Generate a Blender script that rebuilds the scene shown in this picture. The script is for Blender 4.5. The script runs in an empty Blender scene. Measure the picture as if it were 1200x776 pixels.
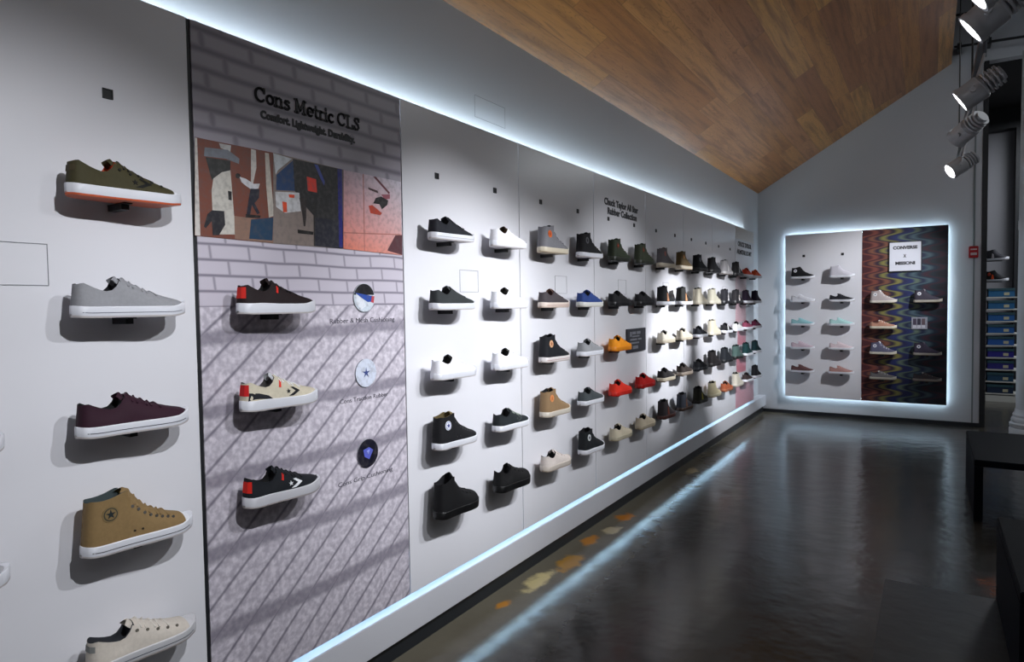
import bpy, bmesh, math, random
from mathutils import Matrix, Vector
random.seed(7)
C = bpy.context.scene.collection
scene = bpy.context.scene
W = 0.9144            # width of one display panel
Y0 = 1.1205           # left edge of the mural panel
ZB, ZT = 0.258, 2.342 # panel bottom and top
YE = 9.143            # end wall
XW = -0.10            # wall behind the panels

# ---------------------------------------------------------------- camera
def setup_camera():
    yaw, pitch, roll = math.radians(32.825), math.radians(-2.2745), math.radians(-0.845)
    fw = Vector((-math.sin(yaw)*math.cos(pitch), math.cos(yaw)*math.cos(pitch), math.sin(pitch)))
    r = fw.cross(Vector((0, 0, 1))).normalized(); u = r.cross(fw)
    r2 = r*math.cos(roll) + u*math.sin(roll); u2 = -r*math.sin(roll) + u*math.cos(roll)
    cd = bpy.data.cameras.new('camera'); cd.sensor_fit = 'HORIZONTAL'; cd.sensor_width = 36.0
    cd.lens = 759.4*36/1200; cd.clip_start = 0.05; cd.clip_end = 60
    co = bpy.data.objects.new('camera', cd); C.objects.link(co)
    m = Matrix((( r2.x, u2.x, -fw.x, 1.847), (r2.y, u2.y, -fw.y, 0.0), (r2.z, u2.z, -fw.z, 1.4815), (0, 0, 0, 1)))
    co.matrix_world = m
    scene.camera = co
setup_camera()

# ---------------------------------------------------------------- light and exposure
scene.view_settings.view_transform = 'Standard'
scene.view_settings.look = 'None'
scene.view_settings.gamma = 1.0
scene.view_settings.use_curve_mapping = False
scene.view_settings.exposure = 0.0
scene.cycles.use_denoising = True
scene.cycles.max_bounces = 8
scene.cycles.sample_clamp_indirect = 4.0
world = bpy.data.worlds.new('world'); scene.world = world; world.use_nodes = True
world.node_tree.nodes['Background'].inputs[0].default_value = (0.84, 0.85, 0.88, 1)
world.node_tree.nodes['Background'].inputs[1].default_value = 0.075
LED = 25.0            # radiance of the light strips behind the panels
LEDGE_LED = 20.0       # radiance of the strip under the panels
SPOT = 120.0           # watts per track spotlight
FILL = 12.0          # watts of the unseen fill lights added for ambient light

def area(name, loc, size, watts, rot=(0, 0, 0), col=(0.9, 0.95, 1)):
    l = bpy.data.lights.new(name, 'AREA'); l.energy = watts; l.size = size[0]; l.shape = 'RECTANGLE'; l.size_y = size[1]; l.color = col
    o = bpy.data.objects.new(name, l); C.objects.link(o); o.location = loc; o.rotation_euler = rot
    return o
area('added_store_fill', (4.2, -1.5, 4.2), (2.0, 3.0), FILL, (0, math.radians(25), 0))  # unseen fill added behind the camera for general room light
area('added_store_fill', (5.0, 5.5, 4.4), (1.5, 4.0), FILL*0.8, (0, math.radians(30), 0))  # second unseen fill, added to the right of the view
area('added_back_fill', (3.9, 10.8, 4.1), (1.0, 1.5), 90.0)  # added fill that brightens the back room, not a known lamp
area('added_store_fill', (3.9, 6.6, 4.6), (1.0, 1.0), 22.0)  # added fill that brightens the column, not a known lamp

# ---------------------------------------------------------------- materials
MC = {}
def srgb(c):
    return tuple(((v/255)/12.92 if v/255 <= 0.04045 else ((v/255+0.055)/1.055)**2.4) for v in c)
def mat(key, col, rough=0.6, metal=0.0, noise=0.0, scale=60.0, bump=0.0, spec=0.5, emit=None, estr=0.0):
    """procedural material: base colour broken up by a noise texture"""
    if key in MC: return MC[key]
    m = bpy.data.materials.new(key); m.use_nodes = True; nt = m.node_tree; b = nt.nodes['Principled BSDF']
    b.inputs['Roughness'].default_value = rough; b.inputs['Metallic'].default_value = metal
    b.inputs['Specular IOR Level'].default_value = spec
    b.inputs['Base Color'].default_value = (*col, 1)
    if noise > 0 or bump > 0:
        tc = nt.nodes.new('ShaderNodeTexCoord'); n = nt.nodes.new('ShaderNodeTexNoise')
        n.inputs['Scale'].default_value = scale; n.inputs['Detail'].default_value = 3
        nt.links.new(tc.outputs['Object'], n.inputs['Vector'])
        if noise > 0:
            mx = nt.nodes.new('ShaderNodeMix'); mx.data_type = 'RGBA'
            mx.inputs[6].default_value = (*[c*(1-noise) for c in col], 1); mx.inputs[7].default_value = (*[min(1, c*(1+noise)) for c in col], 1)
            nt.links.new(n.outputs['Fac'], mx.inputs[0]); nt.links.new(mx.outputs[2], b.inputs['Base Color'])
        if bump > 0:
            bp = nt.nodes.new('ShaderNodeBump'); bp.inputs['Strength'].default_value = bump; bp.inputs['Distance'].default_value = 0.002
            nt.links.new(n.outputs['Fac'], bp.inputs['Height']); nt.links.new(bp.outputs['Normal'], b.inputs['Normal'])
    if emit:
        b.inputs['Emission Color'].default_value = (*emit, 1); b.inputs['Emission Strength'].default_value = estr
    MC[key] = m
    return m

class NT:
    """small helper for building math node chains"""
    def __init__(s, m): s.nt = m.node_tree
    def new(s, t, **kw):
        n = s.nt.nodes.new(t)
        for k, v in kw.items(): setattr(n, k, v)
        return n
    def link(s, a, b): s.nt.links.new(a, b)
    def put(s, inp, v):
        if isinstance(v, (int, float)): inp.default_value = v
        elif isinstance(v, tuple): inp.default_value = (*v, 1) if len(v) == 3 and len(inp.default_value) == 4 else v
        else: s.link(v, inp)
    def m(s, op, a, b=0.0, c=None):
        n = s.new('ShaderNodeMath', operation=op); s.put(n.inputs[0], a); s.put(n.inputs[1], b)
        if c is not None: s.put(n.inputs[2], c)
        return n.outputs[0]
    def smooth(s, v, lo, hi):
        n = s.new('ShaderNodeMapRange', interpolation_type='SMOOTHSTEP'); s.put(n.inputs[0], v)
        n.inputs[1].default_value = lo; n.inputs[2].default_value = hi; return n.outputs[0]
    def mix(s, f, a, b):
        n = s.new('ShaderNodeMix', data_type='RGBA'); s.put(n.inputs[0], f); s.put(n.inputs[6], a); s.put(n.inputs[7], b); return n.outputs[2]
    def noise(s, vec, scale, detail=3, out='Fac'):
        n = s.new('ShaderNodeTexNoise'); s.link(vec, n.inputs['Vector']); n.inputs['Scale'].default_value = scale; n.inputs['Detail'].default_value = detail; return n.outputs[out]
    def line(s, v, period, half, soft):
        """1 on lines repeated every period"""
        f = s.m('ABSOLUTE', s.m('SUBTRACT', s.m('FRACT', s.m('DIVIDE', v, period)), 0.5))   # 0.5 at line
        d = s.m('MULTIPLY', s.m('SUBTRACT', 0.5, f), period)
        return s.smooth(d, half+soft, max(half-soft, 0.0)) if False else s.m('SUBTRACT', 1.0, s.smooth(d, max(half-soft, 0.0), half+soft))

def newmat(name, rough=0.6, spec=0.5):
    m = bpy.data.materials.new(name); m.use_nodes = True
    b = m.node_tree.nodes['Principled BSDF']; b.inputs['Roughness'].default_value = rough; b.inputs['Specular IOR Level'].default_value = spec
    return m, NT(m), b

def mural_material():
    m, n, b = newmat('printed_mural', 0.35)
    tc = n.new('ShaderNodeTexCoord'); sp = n.new('ShaderNodeSeparateXYZ'); n.link(tc.outputs['Object'], sp.inputs[0])
    y, z = sp.outputs[1], sp.outputs[2]
    wob = n.noise(tc.outputs['Object'], 3.0, 1)
    w = n.m('MULTIPLY', n.m('SUBTRACT', wob, 0.5), 0.03)
    def bricks(bw, bh, half, soft):
        zz = n.m('ADD', z, n.m('ADD', n.m('MULTIPLY', w, 0.5), 10.0))
        row = n.m('FLOOR', n.m('DIVIDE', zz, bh))
        yy = n.m('ADD', n.m('ADD', y, 10.0), n.m('MULTIPLY', n.m('MODULO', row, 2.0), bw*0.42))
        return n.m('MAXIMUM', n.line(zz, bh, half, soft), n.m('MULTIPLY', n.line(n.m('ADD', yy, n.m('MULTIPLY', zz, 0.12)), bw, half, soft), 0.75))
    top = bricks(0.17, 0.058, 0.007, 0.011)
    mid = bricks(0.135, 0.048, 0.004, 0.0035)
    # pavement: diagonal joints and broad horizontal shadow bands printed in the picture
    dg = n.m('SUBTRACT', n.m('ADD', z, 10.0), n.m('MULTIPLY', n.m('ADD', y, w), 0.86))
    diag = n.line(dg, 0.105, 0.006, 0.006)
    band = None
    for zc, hw in ((1.40, 0.022), (1.165, 0.022), (0.95, 0.022), (0.72, 0.024), (0.475, 0.027)):
        d = n.m('ABSOLUTE', n.m('SUBTRACT', n.m('ADD', z, n.m('MULTIPLY', w, 1.2)), zc - ZB))
        q = n.m('SUBTRACT', 1.0, n.smooth(d, hw*0.5, hw*1.5))
        band = q if band is None else n.m('MAXIMUM', band, q)
    pave = n.m('MAXIMUM', diag, n.m('MULTIPLY', band, 0.8))
    is_top = n.m('GREATER_THAN', z, 1.85-ZB)
    is_mid = n.m('GREATER_THAN', z, 1.49-ZB)
    base = n.mix(n.smooth(n.noise(tc.outputs['Object'], 48.0, 3), 0.3, 0.75), srgb((176, 170, 182)), srgb((218, 212, 222)))
    pv = n.mix(n.m('MULTIPLY', pave, 0.78), base, srgb((100, 95, 110)))
    md = n.mix(n.m('MULTIPLY', mid, 0.8), srgb((196, 190, 202)), srgb((104, 99, 115)))
    tp = n.mix(n.m('MULTIPLY', top, 0.8), srgb((168, 162, 174)), srgb((104, 99, 112)))
    col = n.mix(is_top, n.mix(is_mid, pv, md), tp)
    n.link(col, b.inputs['Base Color'])
    return m

def wave_material():
    """stacked scallops in coloured bands, warm at the left and dark blue at the right"""
    m, n, b = newmat('printed_waves', 0.45)
    tc = n.new('ShaderNodeTexCoord'); sp = n.new('ShaderNodeSeparateXYZ'); n.link(tc.outputs['Object'], sp.inputs[0])
    x, z = sp.outputs[0], sp.outputs[2]
    s = n.m('SINE', n.m('MULTIPLY', z, 2*math.pi/0.15))
    s = n.m('ADD', s, n.m('MULTIPLY', n.m('SINE', n.m('MULTIPLY', z, 6*math.pi/0.15)), 0.10))
    u = n.m('ADD', n.m('DIVIDE', x, 0.882), n.m('MULTIPLY', s, 0.105))
    hue = n.new('ShaderNodeValToRGB'); n.link(u, hue.inputs[0]); cr = hue.color_ramp; cr.interpolation = 'EASE'
    stops = [(0,(66,28,34)),(.07,(118,64,54)),(.14,(54,24,38)),(.21,(116,74,56)),(.28,(40,28,50)),(.35,(120,116,62)),(.42,(28,32,72)),(.50,(30,40,88)),(.56,(84,100,86)),(.63,(22,32,62)),(.70,(64,84,94)),(.77,(18,36,54)),(.85,(52,26,40)),(.92,(16,32,44)),(1,(16,18,28))]
    cr.elements[0].position = 0; cr.elements[0].color = (*srgb(stops[0][1]), 1)
    cr.elements[1].position = 1; cr.elements[1].color = (*srgb(stops[-1][1]), 1)
    for p, c in stops[1:-1]:
        e = cr.elements.new(p); e.color = (*srgb(c), 1)
    col = hue.outputs[0]
    n.link(col, b.inputs['Base Color'])
    return m

def floor_material():
    m, n, b = newmat('polished_concrete', 0.2)
    tc = n.new('ShaderNodeTexCoord'); P = tc.outputs['Object']
    sp = n.new('ShaderNodeSeparateXYZ'); n.link(P, sp.inputs[0]); x, y = sp.outputs[0], sp.outputs[1]
    big = n.noise(P, 0.9, 4); mid = n.noise(P, 4.0, 4); fine = n.noise(P, 30.0, 3)
    col = n.mix(n.smooth(big, 0.35, 0.68), srgb((31, 31, 32)), srgb((46, 43, 38)))
    col = n.mix(n.m('MULTIPLY', n.smooth(mid, 0.4, 0.85), 0.35), col, srgb((84, 72, 56)))
    col = n.mix(n.m('MULTIPLY', fine, 0.25), col, srgb((88, 84, 78)))
    # worn tan concrete near the display wall, with light painted into its uneven border
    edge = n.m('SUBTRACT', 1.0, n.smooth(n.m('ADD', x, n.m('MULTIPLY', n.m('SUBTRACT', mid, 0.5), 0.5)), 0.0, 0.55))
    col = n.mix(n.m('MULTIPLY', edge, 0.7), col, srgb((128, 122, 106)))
    for (px, py, r, c, ay) in ((0.07, 4.14, 0.10, (190, 120, 42), 0.6), (0.10, 3.86, 0.09, (176, 164, 134), 0.6), (0.07, 3.62, 0.08, (190, 130, 60), 0.5),
                       (0.09, 2.95, 0.09, (205, 190, 140), 0.35), (0.12, 3.25, 0.11, (170, 128, 60), 0.5), (0.08, 2.62, 0.05, (190, 130, 50), 0.5),
                       (2.14, 4.10, 0.13, (104, 58, 34), 0.5), (1.55, 5.2, 0.16, (62, 48, 40), 1.0), (0.10, 5.6, 0.09, (178, 160, 120), 0.4), (1.5, 2.2, 0.22, (66, 42, 34), 1.0)):
        dx = n.m('SUBTRACT', x, px); dy = n.m('MULTIPLY', n.m('SUBTRACT', y, py), ay)
        d = n.m('SQRT', n.m('ADD', n.m('MULTIPLY', dx, dx), n.m('MULTIPLY', dy, dy)))
        d = n.m('ADD', d, n.m('MULTIPLY', n.m('SUBTRACT', n.noise(P, 11.0, 4), 0.5), r*1.2))
        col = n.mix(n.m('SUBTRACT', 1.0, n.smooth(d, r*0.3, r*0.7)), col, srgb(c))
    # saw cut outlining a repaired slab at the right
    def seg(a, lo, hi, bb, at, hw=0.004):
        inside = n.m('MULTIPLY', n.m('GREATER_THAN', a, lo), n.m('LESS_THAN', a, hi))
        return n.m('MULTIPLY', inside, n.m('LESS_THAN', n.m('ABSOLUTE', n.m('SUBTRACT', bb, at)), hw))
    patch = n.m('MULTIPLY', n.m('MULTIPLY', n.m('GREATER_THAN', x, 1.66), n.m('LESS_THAN', y, 3.91)), n.m('GREATER_THAN', y, 2.4))
    col = n.mix(n.m('MULTIPLY', patch, 0.55), col, srgb((23, 22, 23)))
    cut = seg(x, 2.0, 2.13, n.m('ADD', y, n.m('MULTIPLY', x, 0.3)), 4.265, 0.01)
    col = n.mix(cut, col, (0.004, 0.004, 0.004))
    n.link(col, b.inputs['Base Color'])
    rr = n.m('ADD', 0.13, n.m('MULTIPLY', n.noise(P, 3.0, 2), 0.14))
    n.link(n.m('ADD', rr, n.m('MULTIPLY', patch, 0.12)), b.inputs['Roughness'])
    bp = n.new('ShaderNodeBump'); bp.inputs['Strength'].default_value = 0.5; bp.inputs['Distance'].default_value = 0.006
    n.link(n.noise(P, 8.0, 2), bp.inputs['Height']); n.link(bp.outputs['Normal'], b.inputs['Normal'])
    return m

def plank_material():
    m, n, b = newmat('ceiling_planks', 0.33)
    tc = n.new('ShaderNodeTexCoord'); sp = n.new('ShaderNodeSeparateXYZ'); n.link(tc.outputs['Object'], sp.inputs[0])
    x, y = sp.outputs[0], sp.outputs[1]     # x across the slope, y along the planks
    PW = 0.18
    u = n.m('DIVIDE', n.m('ADD', x, 20.0), PW); row = n.m('FLOOR', u)
    wn = n.new('ShaderNodeTexWhiteNoise', noise_dimensions='1D'); n.link(row, wn.inputs['W'])
    yy = n.m('DIVIDE', n.m('ADD', n.m('ADD', y, 30.0), n.m('MULTIPLY', wn.outputs[0], 7.0)), 2.3); colm = n.m('FLOOR', yy)
    cv = n.new('ShaderNodeCombineXYZ'); n.link(row, cv.inputs[0]); n.link(colm, cv.inputs[1])
    w2 = n.new('ShaderNodeTexWhiteNoise', noise_dimensions='3D'); n.link(cv.outputs[0], w2.inputs['Vector'])
    rnd = w2.outputs[0]
    gv = n.new('ShaderNodeCombineXYZ'); n.put(gv.inputs[0], n.m('MULTIPLY', x, 16.0)); n.put(gv.inputs[1], n.m('MULTIPLY', y, 0.9)); n.put(gv.inputs[2], n.m('MULTIPLY', rnd, 40.0))
    g1 = n.noise(gv.outputs[0], 1.6, 6)
    gr = n.new('ShaderNodeTexNoise'); n.link(gv.outputs[0], gr.inputs['Vector']); gr.inputs['Scale'].default_value = 0.8; gr.inputs['Distortion'].default_value = 1.6
    rings = n.m('ABSOLUTE', n.m('SINE', n.m('MULTIPLY', gr.outputs['Fac'], 55.0)))
    c = n.new('ShaderNodeValToRGB'); n.link(rnd, c.inputs[0]); cr = c.color_ramp
    cr.elements[0].color = (*srgb((168, 108, 62)), 1); cr.elements[1].color = (*srgb((226, 168, 96)), 1)
    for p, q in ((0.3, (196, 136, 90)), (0.55, (208, 146, 78)), (0.78, (180, 118, 62))):
        e = cr.elements.new(p); e.color = (*srgb(q), 1)
    col = n.mix(n.m('MULTIPLY', n.smooth(g1, 0.4, 0.75), 0.65), c.outputs[0], srgb((116, 70, 36)))
    col = n.mix(n.m('MULTIPLY', n.m('SUBTRACT', 1.0, n.smooth(rings, 0.0, 0.45)), 0.45), col, srgb((112, 68, 34)))
    j = n.m('MAXIMUM', n.line(n.m('ADD', x, 20.0), PW, 0.0015, 0.001), n.line(n.m('MULTIPLY', yy, 2.3), 2.3, 0.0025, 0.001))
    col = n.mix(n.m('MULTIPLY', j, 0.45), col, (0.05, 0.024, 0.01))
    n.link(col, b.inputs['Base Color'])
    return m

M_WALL = mat('painted_wall', srgb((196, 199, 205)), 0.55, noise=0.03, scale=1.2)
M_PANEL = mat('white_laminate', srgb((222, 222, 228)), 0.25, noise=0.02, scale=3)
M_PLINTH = mat('matt_white_paint', srgb((206, 207, 214)), 0.6, spec=0.2, noise=0.02, scale=3)
M_BLACK = mat('black_satin', (0.012, 0.013, 0.016), 0.45)
M_KICK = mat('black_rubber_base', (0.014, 0.017, 0.022), 0.4, noise=0.2, scale=6)
M_TEXT = mat('black_vinyl_letter', (0.008, 0.008, 0.012), 0.5)
M_GROOVE = mat('dark_groove', srgb((120, 122, 128)), 0.6)
M_LED = mat('led_strip_white', (0.8, 0.9, 1.0), 0.5, emit=(0.78, 0.93, 1.0), estr=LED)
M_LED2 = mat('led_strip_blue', (0.7, 0.85, 1.0), 0.5, emit=(0.5, 0.78, 1.0), estr=LEDGE_LED)
M_FRAME_LED = mat('led_frame_white', (0.8, 0.9, 1.0), 0.5, emit=(0.68, 0.88, 1.0), estr=12.0)
M_DARKWALL = mat('dark_grey_paint', srgb((66, 68, 74)), 0.6, noise=0.05, scale=2)
M_ALU = mat('lamp_grey_metal', srgb((188, 190, 196)), 0.4, metal=0.0, noise=0.04, scale=30)
M_RAIL = mat('rail_dark_metal', srgb((70, 73, 80)), 0.4, metal=0.4)
M_LENS = mat('lamp_lens', (1, 1, 1), 0.2, emit=(1.0, 0.98, 0.95), estr=16.0)
M_BENCH = mat('bench_black_stain', (0.004, 0.005, 0.008), 0.6, noise=0.3, scale=25, bump=0.2, spec=0.2)

M_BENCH.node_tree.nodes['Principled BSDF'].inputs['IOR'].default_value = 1.2
# ---------------------------------------------------------------- mesh helpers
class MB:
    def __init__(s): s.v = []; s.f = []; s.c = []
    def add(s, vs, fs, col=None):
        k = len(s.v); s.v += [tuple(v) for v in vs]
        for f in fs: s.f.append(tuple(k+i for i in f)); s.c.append(col)
        return s
    def box(s, x0, x1, y0, y1, z0, z1, col=None):
        vs = [(x, y, z) for x in (x0, x1) for y in (y0, y1) for z in (z0, z1)]
        return s.add(vs, [(0, 1, 3, 2), (4, 6, 7, 5), (0, 4, 5, 1), (2, 3, 7, 6), (0, 2, 6, 4), (1, 5, 7, 3)], col)
    def cyl(s, p, q, r0, r1=None, n=16, caps=True):
        r1 = r0 if r1 is None else r1; p = Vector(p); q = Vector(q); d = (q-p).normalized()
        a = d.orthogonal().normalized(); b = d.cross(a)
        ring = lambda c, r: [c + a*(r*math.cos(2*math.pi*i/n)) + b*(r*math.sin(2*math.pi*i/n)) for i in range(n)]
        fs = [(i, (i+1) % n, n+(i+1) % n, n+i) for i in range(n)]
        if caps: fs += [tuple(range(n))[::-1], tuple(range(n, 2*n))]
        return s.add(ring(p, r0)+ring(q, r1), fs)
    def lathe(s, prof, n=24, c=(0, 0, 0)):
        vs = [(c[0]+r*math.cos(2*math.pi*i/n), c[1]+r*math.sin(2*math.pi*i/n), c[2]+z) for r, z in prof for i in range(n)]
        fs = [(k*n+i, k*n+(i+1) % n, (k+1)*n+(i+1) % n, (k+1)*n+i) for k in range(len(prof)-1) for i in range(n)]
        fs += [tuple(range(n))[::-1], tuple(range((len(prof)-1)*n, len(prof)*n))]
        return s.add(vs, fs)
    def build(s, name, m, parent=None, loc=(0, 0, 0), smooth=False, bevel=0.0):
        me = bpy.data.meshes.new(name); me.from_pydata([tuple(v) for v in s.v], [], s.f); me.validate()
        if any(c is not None for c in s.c):
            at = me.color_attributes.new('Col', 'FLOAT_COLOR', 'CORNER'); li = 0
            for p, c in zip(me.polygons, s.c):
                for j in range(p.loop_total):
                    cc = c[j] if isinstance(c, list) else (c or (1, 1, 1)); at.data[p.loop_start+j].color = (*cc, 1)
        me.materials.append(m)
        bm = bmesh.new(); bm.from_mesh(me)
        if bevel > 0:
            bmesh.ops.bevel(bm, geom=[e for e in bm.edges if e.calc_face_angle(0) > 0.6], offset=bevel, segments=2, affect='EDGES', clamp_overlap=True)
        if not any(c is not None for c in s.c): bmesh.ops.recalc_face_normals(bm, faces=bm.faces)
        bm.to_mesh(me); bm.free()
        if smooth:
            for p in me.polygons: p.use_smooth = True
            me.set_sharp_from_angle(angle=math.radians(42))
        o = bpy.data.objects.new(name, me); C.objects.link(o); o.location = loc
        if parent: o.parent = parent
        return o

def vcol_material():
    m, n, b = newmat('printed_colours', 0.4)
    a = n.new('ShaderNodeVertexColor'); a.layer_name = 'Col'
    tc = n.new('ShaderNodeTexCoord'); q = n.noise(tc.outputs['Object'], 60.0, 4)
    n.link(n.mix(n.m('MULTIPLY', n.smooth(q, 0.4, 0.75), 0.35), a.outputs[0], (0.10, 0.09, 0.09)), b.inputs['Base Color']); return m
M_PRINT = vcol_material()

def tag(o, label=None, cat=None, group=None, kind=None):
    if label: o['label'] = label
    if cat: o['category'] = cat
    if group: o['group'] = group
    if kind: o['kind'] = kind
    return o
def empty(name, loc=(0, 0, 0), rz=0.0):
    o = bpy.data.objects.new(name, None); C.objects.link(o); o.location = loc; o.rotation_euler = (0, 0, rz); o.empty_display_size = 0.05
    return o
def struct(o, label=None):
    o['kind'] = 'structure'
    if label: o['label'] = label
    return o
LEFT_M = Matrix(((0, 0, 1, 0), (1, 0, 0, 0), (0, 1, 0, 0), (0, 0, 0, 1)))    # writing on the left wall
END_M = Matrix(((1, 0, 0, 0), (0, 0, -1, 0), (0, 1, 0, 0), (0, 0, 0, 1)))    # writing on the end wall
def text(name, body, m, parent, pos, size, rot, width=None, bold=0.0, ext=0.0008, align='LEFT'):
    cu = bpy.data.curves.new(name, 'FONT'); cu.body = body; cu.size = size; cu.extrude = ext; cu.offset = bold; cu.align_x = align; cu.resolution_u = 3
    t = bpy.data.objects.new(name, cu); C.objects.link(t)
    dg = bpy.context.evaluated_depsgraph_get(); dg.update()
    me = bpy.data.meshes.new_from_object(t.evaluated_get(dg)); C.objects.unlink(t); bpy.data.objects.remove(t)
    xs = [v.co.x for v in me.vertices]; k = (width/(max(xs)-min(xs))) if width else 1.0
    for v in me.vertices: v.co.x *= k
    me.transform(rot); me.materials.clear(); me.materials.append(m)
    o = bpy.data.objects.new(name, me); C.objects.link(o); o.location = pos; o.parent = parent
    return o

# ---------------------------------------------------------------- the room
struct(MB().box(-0.3, 7.0, -4.0, 14.0, -0.1, 0.0).build('floor', floor_material()), 'dark polished concrete floor')
struct(MB().box(XW-0.12, XW, -3.0, YE+0.12, 0.0, 3.1).build('wall_left', M_WALL))
XR = 2.335
we = MB(); zf = 4.15
SL = (4.187-2.926)/2.131          # slope of the planked ceiling
we.box(XW-0.12, XR, YE, YE+0.14, 0.0, zf); we.box(XW-0.12, 5.0, YE, YE+0.14, zf, 5.6)
struct(we.build('wall_end', M_WALL))
struct(MB().box(XW, XR+0.004, YE-0.016, YE-0.001, 0.0, 0.045).build('baseboard_end', M_KICK))
struct(MB().box(XR, XR+0.05, YE-0.01, YE+0.15, 0.0, zf).build('trim_1', M_BLACK), 'black edge trim down the end of the wall')
struct(MB().box(XR-0.075, XR-0.06, YE-0.008, YE-0.001, 0.045, zf, None).build('trim_2', mat('grey_bead', srgb((120, 128, 130)), 0.5)))
# sloping planked ceiling, built as a slab in its own tilted frame
L = math.hypot(2.131, 2.131*SL)
cl = MB().box(0, L, -3.0, YE+0.1, 0.0, 0.12).build('ceiling_1', plank_material(), None, (XW, 0, 2.926))
cl.rotation_euler = (0, -math.atan(SL), 0); struct(cl, 'sloping ceiling of warm wooden planks')
struct(MB().box(1.9, 7.0, -4.0, YE+0.14, 5.6, 5.7).build('ceiling_2', M_DARKWALL), 'dark flat upper ceiling')
struct(MB().box(1.94, 2.02, -3.0, YE, 4.22, 5.6).build('wall_upper', M_DARKWALL))
# back room seen past the end wall
struct(MB().box(1.9, 5.5, 12.4, 12.5, 0.0, 6.0).build('wall_back', mat('back_room_grey', srgb((126, 126, 132)), 0.6, noise=0.03, scale=3)))
struct(MB().box(1.9, 5.5, 9.35, 12.4, 4.3, 4.4).build('ceiling_3', mat('black_ceiling', (0.004, 0.004, 0.004), 0.8)))
struct(MB().box(1.9, 5.5, 12.2, 12.398, 4.0, 4.3).build('trim_3', M_BLACK))
struct(MB().box(2.9, 3.02, 12.2, 12.398, 0.0, 4.0).build('trim_4', M_BLACK))

# plinth, kick base and light strips of the display wall
YS = Y0-3*W
YP = Y0+8*W
struct(MB().box(XW, 0.0, YS, YE-0.001, 0.088, 0.224).build('trim_5', M_PLINTH, bevel=0.003), 'white ledge running below the display panels')
struct(MB().box(XW, -0.03, YS, YE-0.02, 0.0, 0.088).build('baseboard_left', M_KICK))
def strip(name, a, b, label, m=M_LED):
    o = MB().box(*a, *b[0], *b[1]).build(name, m); tag(o, label, 'light strip'); return o
strip('light_strip', (-0.06, -0.046), ((YS, YP-0.12), (ZT-0.035, ZT-0.015)), 'blue-white light strip glowing along the top of the shoe panels')
strip('light_strip', (-0.095, -0.088), ((YS, YP), (0.314, 0.325)), 'blue-white light strip glowing under the shoe panels above white ledge', M_LED2)
def access_hatch(parent, y, z, w, h, x=0.0, t=0.0015):
    m = MB()
    g = 0.0016
    for a in ((y, y+w, z, z+g), (y, y+w, z+h-g, z+h), (y, y+g, z+g, z+h-g), (y+w-g, y+w, z+g, z+h-g)):
        m.box(x, x+t, *a)
    return m.build('access_hatch', M_GROOVE, parent)
hz = access_hatch(None, 2.70, 2.44, 0.28, 0.11, XW, 0.0006); hz.name = 'trim_6'; struct(hz, 'faint outline of a hatch in the upper wall')

ROWS = [1.765, 1.465, 1.165, 0.865, 0.565]
def col_y(p, c): return Y0 + W*(p + (0.25 if c == 0 else 0.75))
PANELS = {}
def bracket(parent, x, y, z, end=False):
    """steel arm and black pad under one shoe (parts of the panel)"""
    if not end:
        return MB().box(0.0, 0.07, y-0.010, y+0.010, z-0.018, z-0.001).box(0.0, 0.085, y-0.011, y+0.011, z-0.004, z-0.0008).build('shoe_bracket', M_BLACK, parent, (-parent.location.x, -parent.location.y, -parent.location.z))
    return MB().box(x-0.014, x+0.014, y-0.10, y, z-0.022, z-0.001).box(x-0.017, x+0.017, y-0.115, y, z-0.004, z-0.0008).build('shoe_bracket', M_BLACK, parent, (-parent.location.x, -parent.location.y, -parent.location.z))
def slot(parent, y, z=2.06):
    m = MB()
    m.box(0, 0.004, y-0.013, y-0.010, z-0.013, z+0.013).box(0, 0.004, y+0.010, y+0.013, z-0.013, z+0.013)
    m.box(0, 0.004, y-0.010, y+0.010, z-0.013, z-0.010).box(0, 0.004, y-0.010, y+0.010, z+0.010, z+0.013).box(0, 0.0015, y-0.010, y+0.010, z-0.010, z+0.010)
    m.build('bracket_slot', M_BLACK, parent, (0, -parent.location.y, -parent.location.z))
PLAB = {-2: 'plain white panel at the far left edge', -1: 'white laminate panel left of the grey mural, five shoes down its right half',
        0: 'grey mural panel with brick print, photo strip and black lettering', 1: 'white laminate panel right beside the grey mural',
        2: 'white laminate panel between the mural neighbour and the lettered panel', 3: 'white laminate panel with two-line black lettering and a dark placard',
        4: 'white laminate panel just beyond the lettered placard panel', 5: 'white laminate panel, second beyond the lettered placard panel',
        6: 'white laminate panel just before the pink patterned last panel', 7: 'last wall panel before the corner, with pink blocks and beige top'}
SKIP = {(3, 1, 2)}
for p in range(-2, 8):
    y0 = Y0 + W*p; g0 = 0.003; g1 = 0.003
    if p == 0: g0 = 0.011
    root = empty('display_panel', (0, y0, ZB)); PANELS[p] = root
    tag(root, PLAB[p], 'panel')
    m = mural_material() if p == 0 else M_PANEL
    MB().box(-0.018, 0.0, g0, W-g1, 0.0, ZT-ZB).build('board', m, root)
    if p == 0: MB().box(-0.024, -0.004, 0.0, g0, 0.0, ZT-ZB).build('edge_strip', M_BLACK, root)
    MB().box(XW, -0.018, 0.08, 0.12, 0.1, ZT-ZB-0.1).box(XW, -0.018, W-0.12, W-0.08, 0.1, ZT-ZB-0.1).build('mounting_rail', M_RAIL, root)
    if p != 0 and p != -2:
        for c in (0, 1): slot(root, col_y(p, c))
    if p not in (0, 7, -2): access_hatch(root, W/2-0.073, 1.547-ZB, 0.146, 0.104)
    if p == 0:
        for r in (1, 2, 3): bracket(root, 0, col_y(0, 0), ROWS[r])
    elif p > -2:
        for c in (0, 1):
            for r in range(5):
                if (p, c, r) not in SKIP and not (p == -1 and c == 0 and r not in (2, 3)): bracket(root, 0, col_y(p, c), ROWS[r])

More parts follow.
